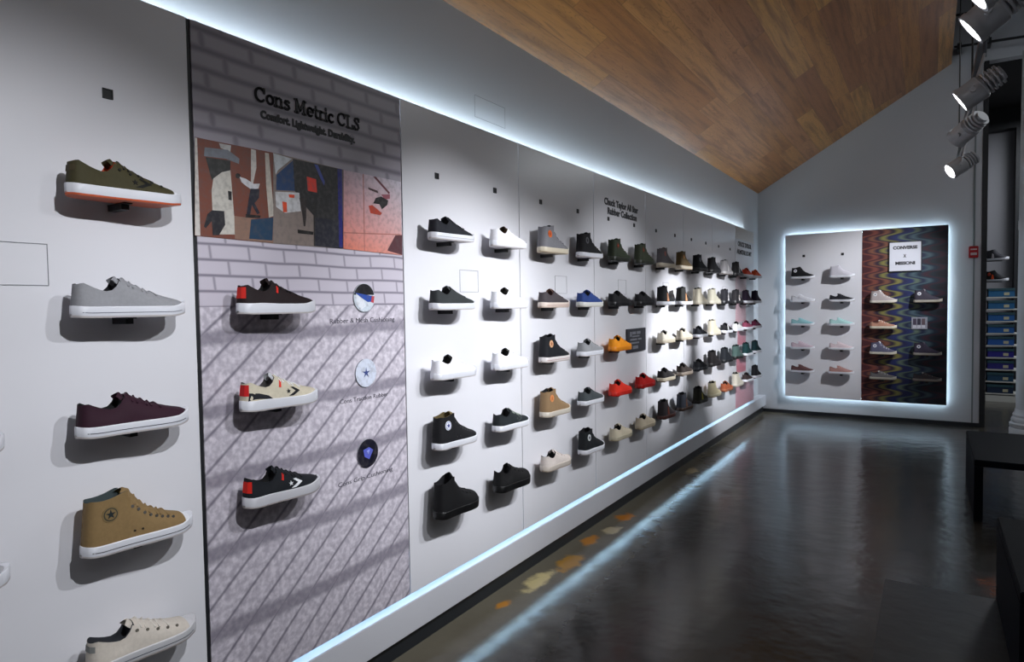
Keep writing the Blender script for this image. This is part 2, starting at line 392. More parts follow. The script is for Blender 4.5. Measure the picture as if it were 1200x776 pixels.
# ---- mural: lettering in slab serif strokes
def arc(cx, cy, rx, ry, a0, a1, n=14):
    return [(cx+rx*math.cos(math.radians(a0+(a1-a0)*i/n)), cy+ry*math.sin(math.radians(a0+(a1-a0)*i/n))) for i in range(n+1)]
SP = [(.5, .56), (.38, .64), (.2, .61), (.13, .49), (.27, .38), (.43, .3), (.5, .16), (.38, .04), (.2, .03), (.09, .12)]
GL = {'C': (.92, [arc(.46, .5, .38, .46, 42, 318), [(.78, .98), (.78, .68)]]),
      'o': (.70, [arc(.34, .34, .26, .3, 0, 360)]),
      'n': (.80, [[(.16, 0), (.16, .66)], [(.16, .46), (.28, .61), (.43, .65), (.57, .58), (.6, .42), (.6, 0)], [(.02, .04), (.31, .04)], [(.46, .04), (.74, .04)], [(.03, .62), (.16, .62)]]),
      's': (.62, [SP]),
      'M': (1.12, [[(.2, 0), (.2, 1)], [(.2, 1), (.55, .22), (.9, 1)], [(.9, 1), (.9, 0)], [(.05, .04), (.36, .04)], [(.74, .04), (1.05, .04)], [(.05, .96), (.22, .96)], [(.88, .96), (1.05, .96)]]),
      'e': (.68, [[(.1, .35), (.58, .35)], arc(.34, .34, .26, .3, 5, 315)]),
      't': (.50, [[(.22, .9), (.22, .15), (.32, .04), (.46, .07)], [(.05, .62), (.44, .62)]]),
      'r': (.54, [[(.16, 0), (.16, .66)], [(.16, .44), (.28, .6), (.48, .63)], [(.02, .04), (.34, .04)], [(.03, .62), (.16, .62)]]),
      'i': (.36, [[(.17, 0), (.17, .66)], [(.17, .84), (.17, .98)], [(.02, .04), (.32, .04)], [(.03, .62), (.17, .62)]]),
      'c': (.62, [arc(.34, .34, .26, .3, 45, 315)]),
      'L': (.80, [[(.2, 0), (.2, 1)], [(.05, .04), (.7, .04), (.7, .28)], [(.05, .96), (.36, .96)]]),
      'S': (.72, [[(x*1.15, y/.66) for x, y in SP], [(.58, .95), (.58, .72)], [(.1, .05), (.1, .28)]]), ' ': (.34, [])}
def slab_text(body, parent, y, z, cap, width, th=0.15):
    m = MB(); tot = sum(GL[c][0] for c in body); kx = width/tot; x = 0
    for ch in body:
        w, st = GL[ch]
        for s in st:
            for (a, b) in zip(s[:-1], s[1:]):
                d = Vector((b[0]-a[0], b[1]-a[1]))
                if d.length < 1e-6: continue
                d.normalize(); nrm = Vector((-d.y, d.x))*th/2; e = d*th*0.35
                q = [Vector(a)-e+nrm, Vector(a)-e-nrm, Vector(b)+e-nrm, Vector(b)+e+nrm]
                pts = [((x+v.x)*kx, v.y*cap) for v in q]
                vs = [(t, yy, zz) for t in (0.0, 0.004) for yy, zz in pts]
                m.add(vs, [(3, 2, 1, 0), (4, 5, 6, 7), (0, 1, 5, 4), (1, 2, 6, 5), (2, 3, 7, 6), (3, 0, 4, 7)])
        x += w
    return m.build('lettering', M_TEXT, parent, (0.0, y-parent.location.y, z-parent.location.z))
mur = PANELS[0]
slab_text('Cons Metric CLS', mur, 1.343, 2.158, 0.046, 0.462)
text('lettering', 'Comfort. Lightweight. Durability.', M_TEXT, mur, (0.001, 1.364-Y0, 2.108-ZB), 0.034, LEFT_M, width=0.415, bold=0.0022)
def P2L(u, z, x=0.0): return (x, u, z-ZB)
PHOTO = [((118,66,52),[(0.013,1.996),(0.287,2.002),(0.277,1.7),(0.002,1.703)]),((205,200,195),[(0.013,1.995),(0.02,1.995),(0.02,1.704),(0.003,1.704)]),((190,190,190),[(0.091,1.994),(0.132,1.995),(0.129,1.975),(0.096,1.98)]),((40,42,42),[(0.045,1.943),(0.128,1.947),(0.127,1.917),(0.1,1.907),(0.063,1.877),(0.055,1.905)]),((120,125,135),[(0.043,1.972),(0.12,1.979),(0.16,1.959),(0.158,1.942),(0.113,1.95),(0.04,1.945)]),((200,196,188),[(0.068,1.882),(0.097,1.906),(0.127,1.917),(0.134,1.793),(0.139,1.718),(0.063,1.712),(0.061,1.844)]),((25,25,30),[(0.116,1.852),(0.129,1.851),(0.128,1.823),(0.117,1.824)]),((205,200,195),[(0.203,1.998),(0.221,1.997),(0.221,1.941),(0.205,1.881),(0.199,1.886)]),((195,188,178),[(0.255,1.996),(0.27,1.996),(0.284,1.792),(0.263,1.784),(0.256,1.889)]),((140,110,95),[(0.135,1.776),(0.28,1.774),(0.277,1.7),(0.135,1.704)]),((30,30,38),[(0.06,1.785),(0.101,1.787),(0.103,1.745),(0.081,1.711),(0.06,1.709),(0.058,1.752),(0.038,1.728),(0.032,1.733),(0.045,1.772)]),((30,22,22),[(0.144,1.906),(0.15,1.912),(0.16,1.911),(0.162,1.902),(0.153,1.895),(0.145,1.897)]),((210,210,215),[(0.158,1.902),(0.18,1.899),(0.209,1.887),(0.232,1.891),(0.226,1.874),(0.198,1.868),(0.179,1.877),(0.164,1.886)]),((25,28,45),[(0.197,1.87),(0.23,1.873),(0.227,1.844),(0.21,1.825),(0.229,1.795),(0.219,1.79),(0.2,1.818),(0.192,1.785),(0.179,1.784),(0.188,1.833)]),((28,60,88),[(0.195,1.771),(0.28,1.786),(0.274,1.709),(0.186,1.708)]),((20,18,18),[(0.176,1.786),(0.232,1.787),(0.228,1.779),(0.176,1.775)]),((135,122,116),[(0.287,2.002),(0.591,1.997),(0.581,1.702),(0.277,1.7)]),((200,205,210),[(0.287,2.0),(0.362,1.995),(0.303,1.946),(0.294,1.93)]),((24,60,105),[(0.297,1.93),(0.366,1.99),(0.374,1.887),(0.294,1.879)]),((34,34,36),[(0.366,1.996),(0.587,1.996),(0.58,1.804),(0.456,1.805),(0.403,1.848),(0.37,1.887)]),((205,205,208),[(0.29,1.873),(0.389,1.883),(0.394,1.82),(0.327,1.806),(0.292,1.823)]),((225,75,30),[(0.344,1.871),(0.369,1.873),(0.367,1.862),(0.347,1.861)]),((225,75,30),[(0.317,1.844),(0.335,1.843),(0.336,1.81),(0.32,1.808)]),((215,60,45),[(0.423,1.944),(0.464,1.941),(0.467,1.894),(0.426,1.895)]),((60,75,150),[(0.458,1.993),(0.474,1.993),(0.504,1.938),(0.5,1.924),(0.484,1.947)]),((24,27,42),[(0.456,1.805),(0.585,1.805),(0.581,1.702),(0.452,1.703)]),((25,25,115),[(0.565,1.996),(0.587,1.996),(0.581,1.706),(0.564,1.706)]),((45,36,36),[(0.388,1.865),(0.418,1.866),(0.416,1.8),(0.411,1.769),(0.404,1.768),(0.401,1.799)]),((15,15,15),[(0.377,1.755),(0.446,1.753),(0.444,1.742),(0.378,1.742)]),((40,38,38),[(0.449,1.854),(0.457,1.855),(0.452,1.703),(0.446,1.703)]),('sky',[(0.594,1.996),(0.907,1.998),(0.904,1.696),(0.584,1.702)]),((170,105,95),[(0.692,1.996),(0.697,1.997),(0.694,1.701),(0.69,1.7)]),((170,105,95),[(0.588,1.764),(0.898,1.782),(0.898,1.778),(0.588,1.76)]),((105,45,55),[(0.747,1.995),(0.762,1.997),(0.84,1.945),(0.835,1.937)]),((60,25,30),[(0.717,1.949),(0.77,1.943),(0.774,1.933),(0.721,1.941)]),((150,80,95),[(0.789,1.931),(0.84,1.938),(0.839,1.92),(0.809,1.913)]),((20,15,18),[(0.759,1.913),(0.789,1.923),(0.829,1.912),(0.823,1.893),(0.792,1.872),(0.778,1.891),(0.744,1.89)]),((180,60,38),[(0.719,1.877),(0.739,1.883),(0.792,1.857),(0.781,1.847),(0.728,1.85)]),((85,48,55),[(0.866,1.775),(0.907,1.779),(0.904,1.697),(0.817,1.71)])]
pm = MB()
for k, (c, pts) in enumerate(PHOTO):
    vs = [P2L(u, z, 0.0015+0.00006*k) for u, z in pts]
    if c == 'sky':
        cc = [srgb((196, 170, 182)), srgb((206, 202, 214)), srgb((215, 150, 140)), srgb((218, 122, 100))]
        pm.add(vs, [(0, 1, 2, 3)], cc)
    else: pm.add(vs, [tuple(range(len(vs)))], srgb(c))
pm.box(0.0, 0.0014, 0.013, 0.905, 1.703-ZB, 1.997-ZB, srgb((60, 50, 50)))
tag(pm.build('photo_strip', M_PRINT, mur), 'strip of three street skateboarding photos')
def disc_pts(cy, cz, r, a0=0, a1=360, n=28):
    return [(cy+r*math.cos(math.radians(a0+(a1-a0)*i/n)), cz+r*math.sin(math.radians(a0+(a1-a0)*i/n))) for i in range(n+1)]
def badge(cz, base, shapes, label):
    cy = 1.803-Y0; r = 0.055; m = MB()
    m.cyl((0, cy, cz-ZB), (0.006, cy, cz-ZB), r, n=32)
    m.c = [srgb((150, 150, 158)) if len(f) == 4 else srgb(base) for f in m.f]
    for k, (col, pts) in enumerate(shapes):
        m.add([(0.0064+0.0003*k, cy+a*r, cz-ZB+b*r) for a, b in pts], [tuple(range(len(pts)))], srgb(col))
    o = m.build('round_badge', M_PRINT, mur); o['label'] = label
star = lambda r, ri=0.42, cx=0, cy=0, n=5: [(cx+(r if i % 2 == 0 else r*ri)*math.sin(math.pi*i/n), cy+(r if i % 2 == 0 else r*ri)*math.cos(math.pi*i/n)) for i in range(2*n)]
badge(1.519, (205, 215, 225), [((22, 22, 28), disc_pts(0, 0, 0.98, 12, 168)), ((45, 78, 165), [(-.9, .36), (.95, .1), (.8, -.28), (.3, -.3), (-.1, -.1)]), ((200, 70, 80), [(.72, .12), (.97, .12), (.88, -.38), (.62, -.3)]),
      ((225, 230, 238), [(-.8, .3), (-.1, -.15), (.1, -.6), (-.35, -.85), (-.8, -.4)])], 'round badge in black, blue and white')
badge(1.227, (205, 212, 228), [((60, 75, 130), star(0.42, 0.3))], 'round white badge with blue star')
badge(0.912, (18, 18, 34), [((90, 100, 200), [(-.45, .3), (.1, .42), (.5, .15), (.1, -.45), (-.35, -.2)]), ((150, 160, 230), [(-.15, .2), (.15, .25), (.05, -.1)])], 'round dark badge with blue emblem')
CAPM = mat('caption_ink', srgb((70, 68, 78)), 0.5)
text('caption', 'Rubber & Mesh Cushioning', CAPM, mur, (0.0006, 1.631-Y0, 1.424-ZB), 0.026, LEFT_M, width=0.34, ext=0.0004)
text('caption', 'Cons Traction Rubber', CAPM, mur, (0.0006, 1.67-Y0, 1.122-ZB), 0.024, LEFT_M, width=0.255, ext=0.0004)
text('caption', 'Cons Grip Cushioning', CAPM, mur, (0.0006, 1.651-Y0, 0.812-ZB), 0.024, LEFT_M, width=0.29, ext=0.0004)
# ---- lettering on the further panels
p3 = PANELS[3]; yb = Y0+3*W
text('lettering', 'Chuck Taylor All Star', M_TEXT, p3, (0.001, 4.03-yb, 2.155-ZB), 0.062, LEFT_M, width=0.60, bold=0.003)
text('lettering', 'Rubber Collection', M_TEXT, p3, (0.001, 4.08-yb, 2.095-ZB), 0.062, LEFT_M, width=0.52, bold=0.003)
pl = tag(empty('placard', (0.0015, 4.558, 1.124)), 'dark placard beside the orange-yellow sneaker on the lettered panel', 'sign')
MB().box(0.0, 0.012, -0.182, 0.181, 0.0, 0.172).build('plate', mat('placard_charcoal', srgb((48, 50, 58)), 0.5), pl, bevel=0.002)
lm = MB()
for (a, b, z0, z1) in ((-.13, -.10, .115, .15), (-.09, -.02, .13, .15), (-.005, .07, .13, .15), (-.09, .05, .11, .12), (-.13, .0, .085, .098), (.02, .09, .085, .098), (-.13, .04, .06, .072), (-.08, .02, .022, .045)):
    lm.box(0.012, 0.013, a, b, z0, z1)
lm.build('printed_lines', mat('placard_print', srgb((128, 130, 138)), 0.5), pl)
p7 = PANELS[7]; yb = Y0+7*W
g = MB(); pk = (0.0, 0.0006)
for (a, b, z0, z1, col) in ((0.01, W-0.01, 2.2, 2.335, (196, 190, 184)), (0.01, 0.52, 1.60, 1.78, (222, 200, 208)), (0.01, 0.5, 1.25, 1.52, (224, 186, 196)), (0.1, 0.5, 0.98, 1.2, (212, 140, 156)),
                        (0.05, 0.5, 0.66, 0.88, (206, 128, 144)), (0.01, W-0.01, 0.265, 0.56, (212, 158, 172))):
    g.box(*pk, a, b, z0-ZB, z1-ZB, srgb(col))
g.build('pink_print', M_PRINT, p7)
text('lettering', 'CHUCK TAYLOR', M_TEXT, p7, (0.001, 7.64-yb, 2.125-ZB), 0.07, LEFT_M, width=0.66, bold=0.004)
text('lettering', 'ALL STAR BOOT', M_TEXT, p7, (0.001, 7.60-yb, 2.035-ZB), 0.07, LEFT_M, width=0.72, bold=0.004)

# ---------------------------------------------------------------- end wall panels
EX0, EX1, EX2 = 0.258, 1.140, 2.021; EZ0, EZ1 = 0.238, 2.338; EY = YE-0.08
ea = tag(empty('display_panel', (EX0, EY, EZ0)), 'white panel on the end wall inside the glowing frame, pale shoes', 'panel')
MB().box(0, EX1-EX0-0.001, 0, 0.018, 0, EZ1-EZ0).build('board', M_PANEL, ea)
MB().box(0.1, 0.14, 0.018, 0.08, 0.15, 1.9).box(0.72, 0.76, 0.018, 0.08, 0.15, 1.9).build('mounting_rail', M_RAIL, ea)
eb = tag(empty('display_panel', (EX1, EY, EZ0)), 'dark patterned panel of coloured waves on the end wall', 'panel')
MB().box(0.001, EX2-EX1, 0, 0.018, 0, EZ1-EZ0).build('board', wave_material(), eb)
MB().box(0.1, 0.14, 0.018, 0.08, 0.15, 1.9).box(0.72, 0.76, 0.018, 0.08, 0.15, 1.9).build('mounting_rail', M_RAIL, eb)
ECOL = [0.48, 0.926, 1.375, 1.825]
for x in ECOL[:2]:
    m = MB().box(x-0.015, x+0.015, EY-0.004, EY, 2.045, 2.075); m.build('bracket_slot', M_BLACK, ea, tuple(-v for v in ea.location))
    for z in ROWS: bracket(ea, x, EY, z, True)
for ci, x in enumerate(ECOL[2:]):
    for r in (1, 2, 3, 4):
        if (ci, r) != (1, 2): bracket(eb, x, EY, ROWS[r]-(0.02, 0.02, 0.03, 0.04, 0.045)[r], True)
fr = tag(empty('glowing_border', (EX0, YE, EZ0)), 'glowing white light frame around the end wall panels', 'light strip')
a, b_, i_ = 0.012, 0.03, 0.024
def fbox(nm, x0, x1, z0, z1): MB().box(x0-EX0, x1-EX0, -0.045, -0.032, z0-EZ0, z1-EZ0).build(nm, M_FRAME_LED, fr)
fbox('led_bar', EX0+a, EX2-a, EZ1-i_, EZ1-a); fbox('led_bar', EX0+a, EX2-a, EZ0+a, EZ0+i_)
fbox('led_bar', EX0+a, EX0+i_, EZ0+i_, EZ1-i_); fbox('led_bar', EX2-i_, EX2-a, EZ0+i_, EZ1-i_)
sg = tag(empty('wall_sign', (1.594, EY, 1.818)), 'square white sign with black capital letters on the wave-patterned panel', 'sign')
MB().box(-0.17, 0.17, -0.018, -0.001, -0.005, 0.355).build('sign_frame', M_BLACK, sg, bevel=0.002)
MB().box(-0.16, 0.16, -0.020, -0.018, 0.005, 0.345).build('sign_board', mat('sign_white', srgb((208, 210, 220)), 0.4), sg)
for s_, zz, w_ in (('CONVERSE', 0.265, 0.25), ('X', 0.165, 0.03), ('MISSONI', 0.08, 0.2)):
    t_ = text('lettering', s_, M_TEXT, sg, (-w_/2, -0.0205, zz), 0.05, END_M, width=w_, bold=0.0025)
pc = tag(empty('picture_card', (1.745, EY, 1.129)), 'small pale picture card between two grey sneakers on dark panel', 'picture')
m = MB(); m.box(-0.08, 0.08, -0.012, -0.001, 0, 0.14, srgb((150, 152, 165)))
for i, (x0, c) in enumerate(((-0.065, (70, 62, 80)), (-0.022, (45, 42, 60)), (0.022, (96, 80, 88)))):
    m.box(x0, x0+0.035, -0.0128, -0.0121, 0.05, 0.125, srgb(c)); m.box(x0, x0+0.035, -0.0128, -0.0121, 0.012, 0.045, srgb((190, 190, 200)))
m.build('picture_print', M_PRINT, pc)

# ---------------------------------------------------------------- fire alarm pull on the end wall
fa = tag(empty('fire_alarm_pull', (2.262, YE, 1.945)), 'red fire alarm pull station near the right end of the end wall', 'fire alarm')
MB().box(-0.045, 0.045, -0.045, 0.0, 0.0, 0.135).build('housing', mat('alarm_red', srgb((170, 24, 34)), 0.4), fa, bevel=0.006)
MB().box(-0.03, 0.03, -0.05, -0.045, 0.03, 0.06).build('pull_handle', mat('alarm_white', srgb((205, 190, 190)), 0.4), fa, bevel=0.003)
MB().box(-0.03, 0.03, -0.047, -0.045, 0.09, 0.105).build('label_plate', mat('alarm_white', (1, 1, 1)), fa)
MB().cyl((0, -0.01, 0.135), (0, -0.01, 1.2), 0.007, n=8).build('conduit', mat('grey_bead', (1, 1, 1)), fa)

# ---------------------------------------------------------------- white column at the right
co = tag(empty('column', (2.815, 8.82, 0)), 'round white painted column with moulded base at the right edge', 'column')
MC_W = mat('column_white', srgb((200, 203, 208)), 0.5)
MB().lathe([(0.178, 0.28), (0.176, 1.5), (0.174, 2.2), (0.178, 2.22), (0.178, 2.3), (0.174, 2.32), (0.168, 4.1)], 32).build('shaft', MC_W, co, smooth=True)
MB().lathe([(0.235, 0), (0.235, 0.07), (0.222, 0.085), (0.232, 0.10), (0.232, 0.13), (0.215, 0.145), (0.218, 0.17), (0.21, 0.19), (0.2, 0.2), (0.205, 0.225), (0.19, 0.25), (0.185, 0.28)], 32).build('base', MC_W, co, smooth=True)

# ---------------------------------------------------------------- benches
def bench(x, y, ln, wx, h, label):
    b = tag(empty('bench', (x, y, 0)), label, 'bench', 'low black benches at the right')
    MB().box(0, wx, 0, ln, h-0.045, h).build('top', M_BENCH, b, bevel=0.004)
    MB().box(0, 0.05, 0.0, ln, 0, h-0.0455).build('end_panel', M_BENCH, b, bevel=0.003)
    MB().box(wx-0.05, wx, 0.0, ln, 0, h-0.0455).build('end_panel', M_BENCH, b, bevel=0.003)
    MB().box(0.05, wx-0.05, ln*0.5-0.015, ln*0.5+0.015, h-0.13, h-0.0455).build('stretcher', M_BENCH, b)
bench(2.105, 5.26, 1.15, 1.5, 0.408, 'low black bench farther off, beside the column')
bench(2.135, 2.96, 0.98, 1.5, 0.405, 'low black bench nearest the camera at the right edge')

# ---------------------------------------------------------------- shoe boxes on the back shelf
rk = tag(empty('shelf_rack', (2.55, 11.5, 0)), 'narrow white-shelved rack behind the end wall holding blue boxes', 'shelf')
po = tag(empty('upright_post', (2.49, 11.5, 0)), 'tall black upright behind the end wall with two small shoe ledges', 'post')
MB().box(-0.04, 0.035, -0.02, 0.34, 0, 3.9).build('post', M_BLACK, po)
MB().box(-0.02, 0.36, 0.0, 0.34, 0.0, 0.09).build('plinth', mat('shelf_white', srgb((196, 196, 190)), 0.5), rk)
cols = [(30, 95, 140), (28, 92, 140), (24, 86, 150), (24, 84, 150), (26, 84, 160), (36, 30, 130), (38, 34, 120), (24, 66, 96), (18, 40, 70)]
words = ['topmost', 'second', 'third', 'fourth', 'fifth', 'sixth', 'seventh', 'eighth', 'lowest']
for k in range(9):
    z = 1.50-k*0.172
    MB().box(-0.02, 0.36, 0.0, 0.34, z-0.018, z-0.002).build('shelf_board', mat('shelf_white', (1, 1, 1)), rk)
    bx = tag(empty('shoe_box', (2.69, 11.66, z)), f"{'violet-blue' if k in (5, 6) else 'dark blue' if k > 6 else 'bright blue'} shoe box with teal lid, {words[k]} down on the back rack", 'box', 'blue shoe boxes on the back rack')
    cb = mat(f'card_{k}', srgb(cols[k]), 0.6, noise=0.15, scale=14)
    MB().box(-0.14, 0.16, -0.155, 0.15, 0, 0.085).build('box_body', cb, bx, bevel=0.002)
    MB().box(-0.144, 0.164, -0.159, 0.154, 0.085, 0.12).build('lid', mat('card_lid', srgb((40, 74, 84)), 0.6, noise=0.3, scale=30), bx, bevel=0.002)
    MB().box(0.04, 0.10, -0.1565, -0.1551, 0.02, 0.06).build('end_label', mat('card_label', srgb((185, 180, 150)), 0.6), bx)

# ---------------------------------------------------------------- conduits and cables above
cd = tag(empty('pipe_run', (2.05, 8.98, 4.3)), 'two thin dark pipes crossing high in front of the end wall', 'pipe')
MB().cyl((0, 0, 0.02), (1.2, 0, -0.03), 0.014, n=10).cyl((0, 0, 0.37), (1.2, 0, 0.35), 0.014, n=10).build('pipe', M_BLACK, cd)
for x in (0.05, 0.32): MB().box(x-0.02, x+0.02, -0.02, 0.158, -0.02, 0.05).build('pipe_clamp', M_BLACK, cd)

# ---------------------------------------------------------------- track and spotlights
TX, TZ = 2.07, 2.84
tr = tag(empty('lighting_track', (TX, 0, TZ)), 'suspended grey lighting track carrying the row of spotlights', 'light track')
MB().box(-0.018, 0.018, -1.5, 8.6, -0.018, 0.018).build('rail', M_RAIL, tr)
for y in (1.0, 5.35, 7.7): MB().cyl((0, y, 0.018), (0, y, 5.6-TZ), 0.006, n=8).build('suspension_cable', M_BLACK, tr)
def spotlight(y, lens, aim, label, watts=SPOT, ang=62, name='track_spotlight'):
    """head with fins, yoke and stem; the lens is at `lens`, pointing at `aim`"""
    lens = Vector(lens); d = (Vector(aim)-lens).normalized(); o = empty(name, (TX, y, TZ)); org = Vector((TX, y, TZ))
    tag(o, label, 'spotlight', 'spotlights on the hanging track')
    R = lambda t: lens - d*t - org
    MB().cyl(R(0.006), R(0.10), 0.060, 0.062, 24).cyl(R(0.10), R(0.112), 0.062, 0.05, 24).build('housing', M_ALU, o, smooth=True)
    m = MB()
    for k in range(4): m.cyl(R(0.118+0.02*k), R(0.127+0.02*k), 0.058-0.002*k, n=24)
    m.cyl(R(0.11), R(0.2), 0.04, 0.036, 20); m.build('heat_sink', M_ALU, o, smooth=True)
    m = MB(); a_ = d.orthogonal().normalized(); b_ = d.cross(a_); n = 24; vs = []
    for (r, t) in ((0.054, 0.004), (0.054, -0.006), (0.065, -0.006), (0.065, 0.016)):
        vs += [R(t)+a_*(r*math.cos(2*math.pi*i/n))+b_*(r*math.sin(2*math.pi*i/n)) for i in range(n)]
    m.add(vs, [(k*n+i, k*n+(i+1) % n, (k+1)*n+(i+1) % n, (k+1)*n+i) for k in range(3) for i in range(n)]); m.build('bezel', M_ALU, o, smooth=True)
    MB().cyl(R(0.0), R(0.005), 0.053, n=24).build('lens', M_LENS, o)
    s = R(0.06); side = Vector((0, 1, 0)); side = (side - d*side.dot(d)).normalized()
    m = MB(); top = Vector((0, 0, -0.12))
    if (s-top).length < 0.02: top = Vector((0, 0, -0.06))
    for q in (-1, 1): m.cyl(s+side*0.07*q, top+side*0.02*q, 0.006, n=8); m.cyl(s+side*0.06*q, s+side*0.077*q, 0.013, n=10)
    m.build('yoke', M_ALU, o)
    MB().cyl((0, 0, -0.13), (0, 0, -0.045), 0.009, n=10).box(-0.018, 0.018, -0.05, 0.05, -0.045, -0.0185).build('track_adapter', M_RAIL, o)
    l = bpy.data.lights.new('spot_beam', 'SPOT'); l.energy = watts; l.spot_size = math.radians(ang); l.spot_blend = 0.85; l.shadow_soft_size = 0.014; l.color = (0.94, 0.96, 1.0)
    lo = bpy.data.objects.new('spot_beam', l); C.objects.link(lo); lo.parent = o; lo.location = R(-0.02); lo.rotation_euler = d.to_track_quat('-Z', 'Y').to_euler()
    return o
spotlight(0.6, (1.97, 0.6, 2.52), (0, 0.7, 1.0), 'grey track spotlight behind the viewpoint', 122.0, 62)
spotlight(1.35, (1.97, 1.35, 2.52), (0, 1.45, 1.0), 'grey track spotlight above the viewpoint, aimed at the mural', 72.0, 56)
spotlight(2.15, (1.97, 2.15, 2.5), (0, 2.35, 1.2), 'grey track spotlight just above the top edge of the photo', SPOT*1.5, 52)
spotlight(2.82, (1.97, 2.72, 2.5), (0, 2.75, 1.15), 'grey track spotlight cut off by the top edge of the photo', SPOT*0.85, 52)
spotlight(3.12, (1.97, 3.02, 2.49), (0, 3.25, 1.05), 'largest fully visible track spotlight, lens lit white', SPOT*0.85, 50)
spotlight(4.13, (1.97, 4.03, 2.48), (0, 4.2, 1.2), 'track spotlight second from top, lens lit white, rear fins dark', SPOT*0.9, 55)
spotlight(5.1, (1.98, 5.0, 2.49), (0, 6.95, 1.05), 'track spotlight third from top, lens turned away', SPOT*5.6, 35)
spotlight(6.15, (1.97, 6.05, 2.46), (0, 5.35, 1.2), 'lowest visible track spotlight near the end wall', SPOT*4.0, 31)
ew = spotlight(7.3, (2.72, 7.25, 2.9), (0.95, YE, 1.35), 'grey spotlight just past the right edge, aimed at the end wall', SPOT*2.4, 46)
for ch in list(ew.children):
    if ch.name.startswith(('yoke', 'track_adapter')): bpy.data.objects.remove(ch)
MB().cyl((0.68, -0.0, 0.12), (0.68, 0.0, 5.6-TZ), 0.012, n=10).build('stem', M_ALU, ew)

# ---------------------------------------------------------------- sneakers
def interp(tab, t):
    """smooth (monotone cubic) interpolation of a table"""
    n = len(tab)
    if t <= tab[0][0]: return tab[0][1]
    if t >= tab[-1][0]: return tab[-1][1]
    for i in range(n-1):
        if t <= tab[i+1][0]: break
    x0, y0 = tab[i]; x1, y1 = tab[i+1]; h = x1-x0; s = (y1-y0)/h
    def slope(k):
        if k == 0 or k == n-1: return s
        a = (tab[k][1]-tab[k-1][1])/(tab[k][0]-tab[k-1][0]); b = (tab[k+1][1]-tab[k][1])/(tab[k+1][0]-tab[k][0])
        return 0.0 if a*b <= 0 else 2*a*b/(a+b)
    m0, m1 = slope(i), slope(i+1); u = (t-x0)/h
    return y0*(2*u**3-3*u*u+1)+m0*h*(u**3-2*u*u+u)+y1*(3*u*u-2*u**3)+m1*h*(u**3-u*u)
PLAN = [(0, .006), (.008, .015), (.025, .0235), (.06, .0305), (.15, .036), (.3, .037), (.45, .041), (.6, .047), (.72, .050), (.82, .049), (.9, .042), (.96, .029), (.99, .016), (1, .006)]
LOW = [(0, .086), (.05, .091), (.12, .083), (.2, .074), (.27, .070), (.33, .080), (.375, .103), (.405, .108), (.45, .102), (.55, .086), (.65, .073), (.75, .063), (.85, .054), (.93, .046), (.98, .037), (1, .031)]
HIGH = [(0, .143), (.03, .148), (.15, .147), (.26, .152), (.34, .159), (.39, .157), (.45, .139), (.51, .116), (.58, .097), (.68, .080), (.78, .067), (.86, .058), (.93, .048), (.98, .037), (1, .031)]
CHUNK = [(0, .100), (.05, .106), (.12, .098), (.2, .088), (.27, .086), (.33, .098), (.375, .118), (.41, .122), (.45, .115), (.55, .098), (.65, .086), (.75, .079), (.85, .074), (.93, .064), (.98, .050), (1, .036)]
BOOT = [(0, .150), (.03, .158), (.12, .156), (.22, .163), (.3, .175), (.36, .176), (.41, .160), (.46, .140), (.52, .118), (.62, .098), (.72, .088), (.82, .080), (.91, .068), (.98, .048), (1, .034)]
PROF = {'low': LOW, 'high': HIGH, 'chunk': CHUNK, 'boot': BOOT, 'skate': LOW}
TS = [0, .004, .012, .028, .055, .1, .15, .2, .25, .3, .34, .365, .39, .42, .46, .5, .55, .6, .65, .7, .75, .8, .85, .89, .925, .955, .98, 1.0]
def spring(t): return 0.010*max(0, (t-0.78)/0.22)**2 + 0.003*max(0, (0.12-t)/0.12)**2
def shoe_fn(kind, L, st):
    prof = PROF[kind]; tall = kind in ('high', 'boot'); t_open = 0.365 if kind != 'boot' else 0.34
    def top(t): return max(interp(prof, t) + (st-0.03) + spring(t)*0.6, st+spring(t)+0.002)
    def half(t, z):
        """half width of the upper at height z"""
        w = interp(PLAN, t)*(1.1 if kind in ('chunk', 'boot') else 1.0)*0.96; h = top(t); z0 = st-0.006+spring(t)
        q = min(max((z-z0)/max(h-z0, 1e-4), 0), 1)
        if t < t_open+0.001:
            wt = min(w, 0.030)*0.86 if not tall else min(w, 0.034)*0.9
            s = q*q*(3-2*q)
            return w*(1+0.04*math.sin(math.pi*min(q*2, 1)))*(1-s) + wt*s
        return w*max(1-q**2.3, 0)**0.5
    def sx(t, z):
        x = t*L
        if t < 0.12:                      # heel counter leans forward towards the collar
            x += (0.12-t)/0.12*min(max((z-st)/0.1, 0), 1.4)*0.010
        return x - 0.0
    return top, half, sx, t_open
def ring(t, top, half, sx, t_open, st):
    h = top(t); z0 = st-0.006+spring(t); pts = []
    if t < t_open+0.001:
        for i in range(6):
            z = z0+(h-z0)*[0, .2, .45, .7, .88, 1][i]; pts.append((sx(t, z), -half(t, z), z))
        wt = half(t, h); zi = st+0.006
        pts.append((sx(t, h), -max(wt-.005, .002), h-0.0005)); pts.append((sx(t, h), -max(wt-.008, .001), zi+(h-zi)*0.4)); pts.append((sx(t, zi)+0.002, 0, zi))
    else:
        for i in range(9):
            a = math.pi/2*i/8; q = math.sin(a)**0.9; z = z0+(h-z0)*q
            pts.append((sx(t, z), -half(t, z) if i < 8 else 0, z))
    return pts + [(x, -y, z) for x, y, z in pts[-2::-1]]
def fabric(col, rough=0.75):
    k = 'fabric_%d_%d_%d_%d' % (*col, int(rough*100)); return mat(k, srgb(col), rough, noise=0.12, scale=120, bump=0.15, spec=0.3)
def rubber(col): return mat('rubber_%d_%d_%d' % col, srgb(col), 0.45, noise=0.03, scale=20)
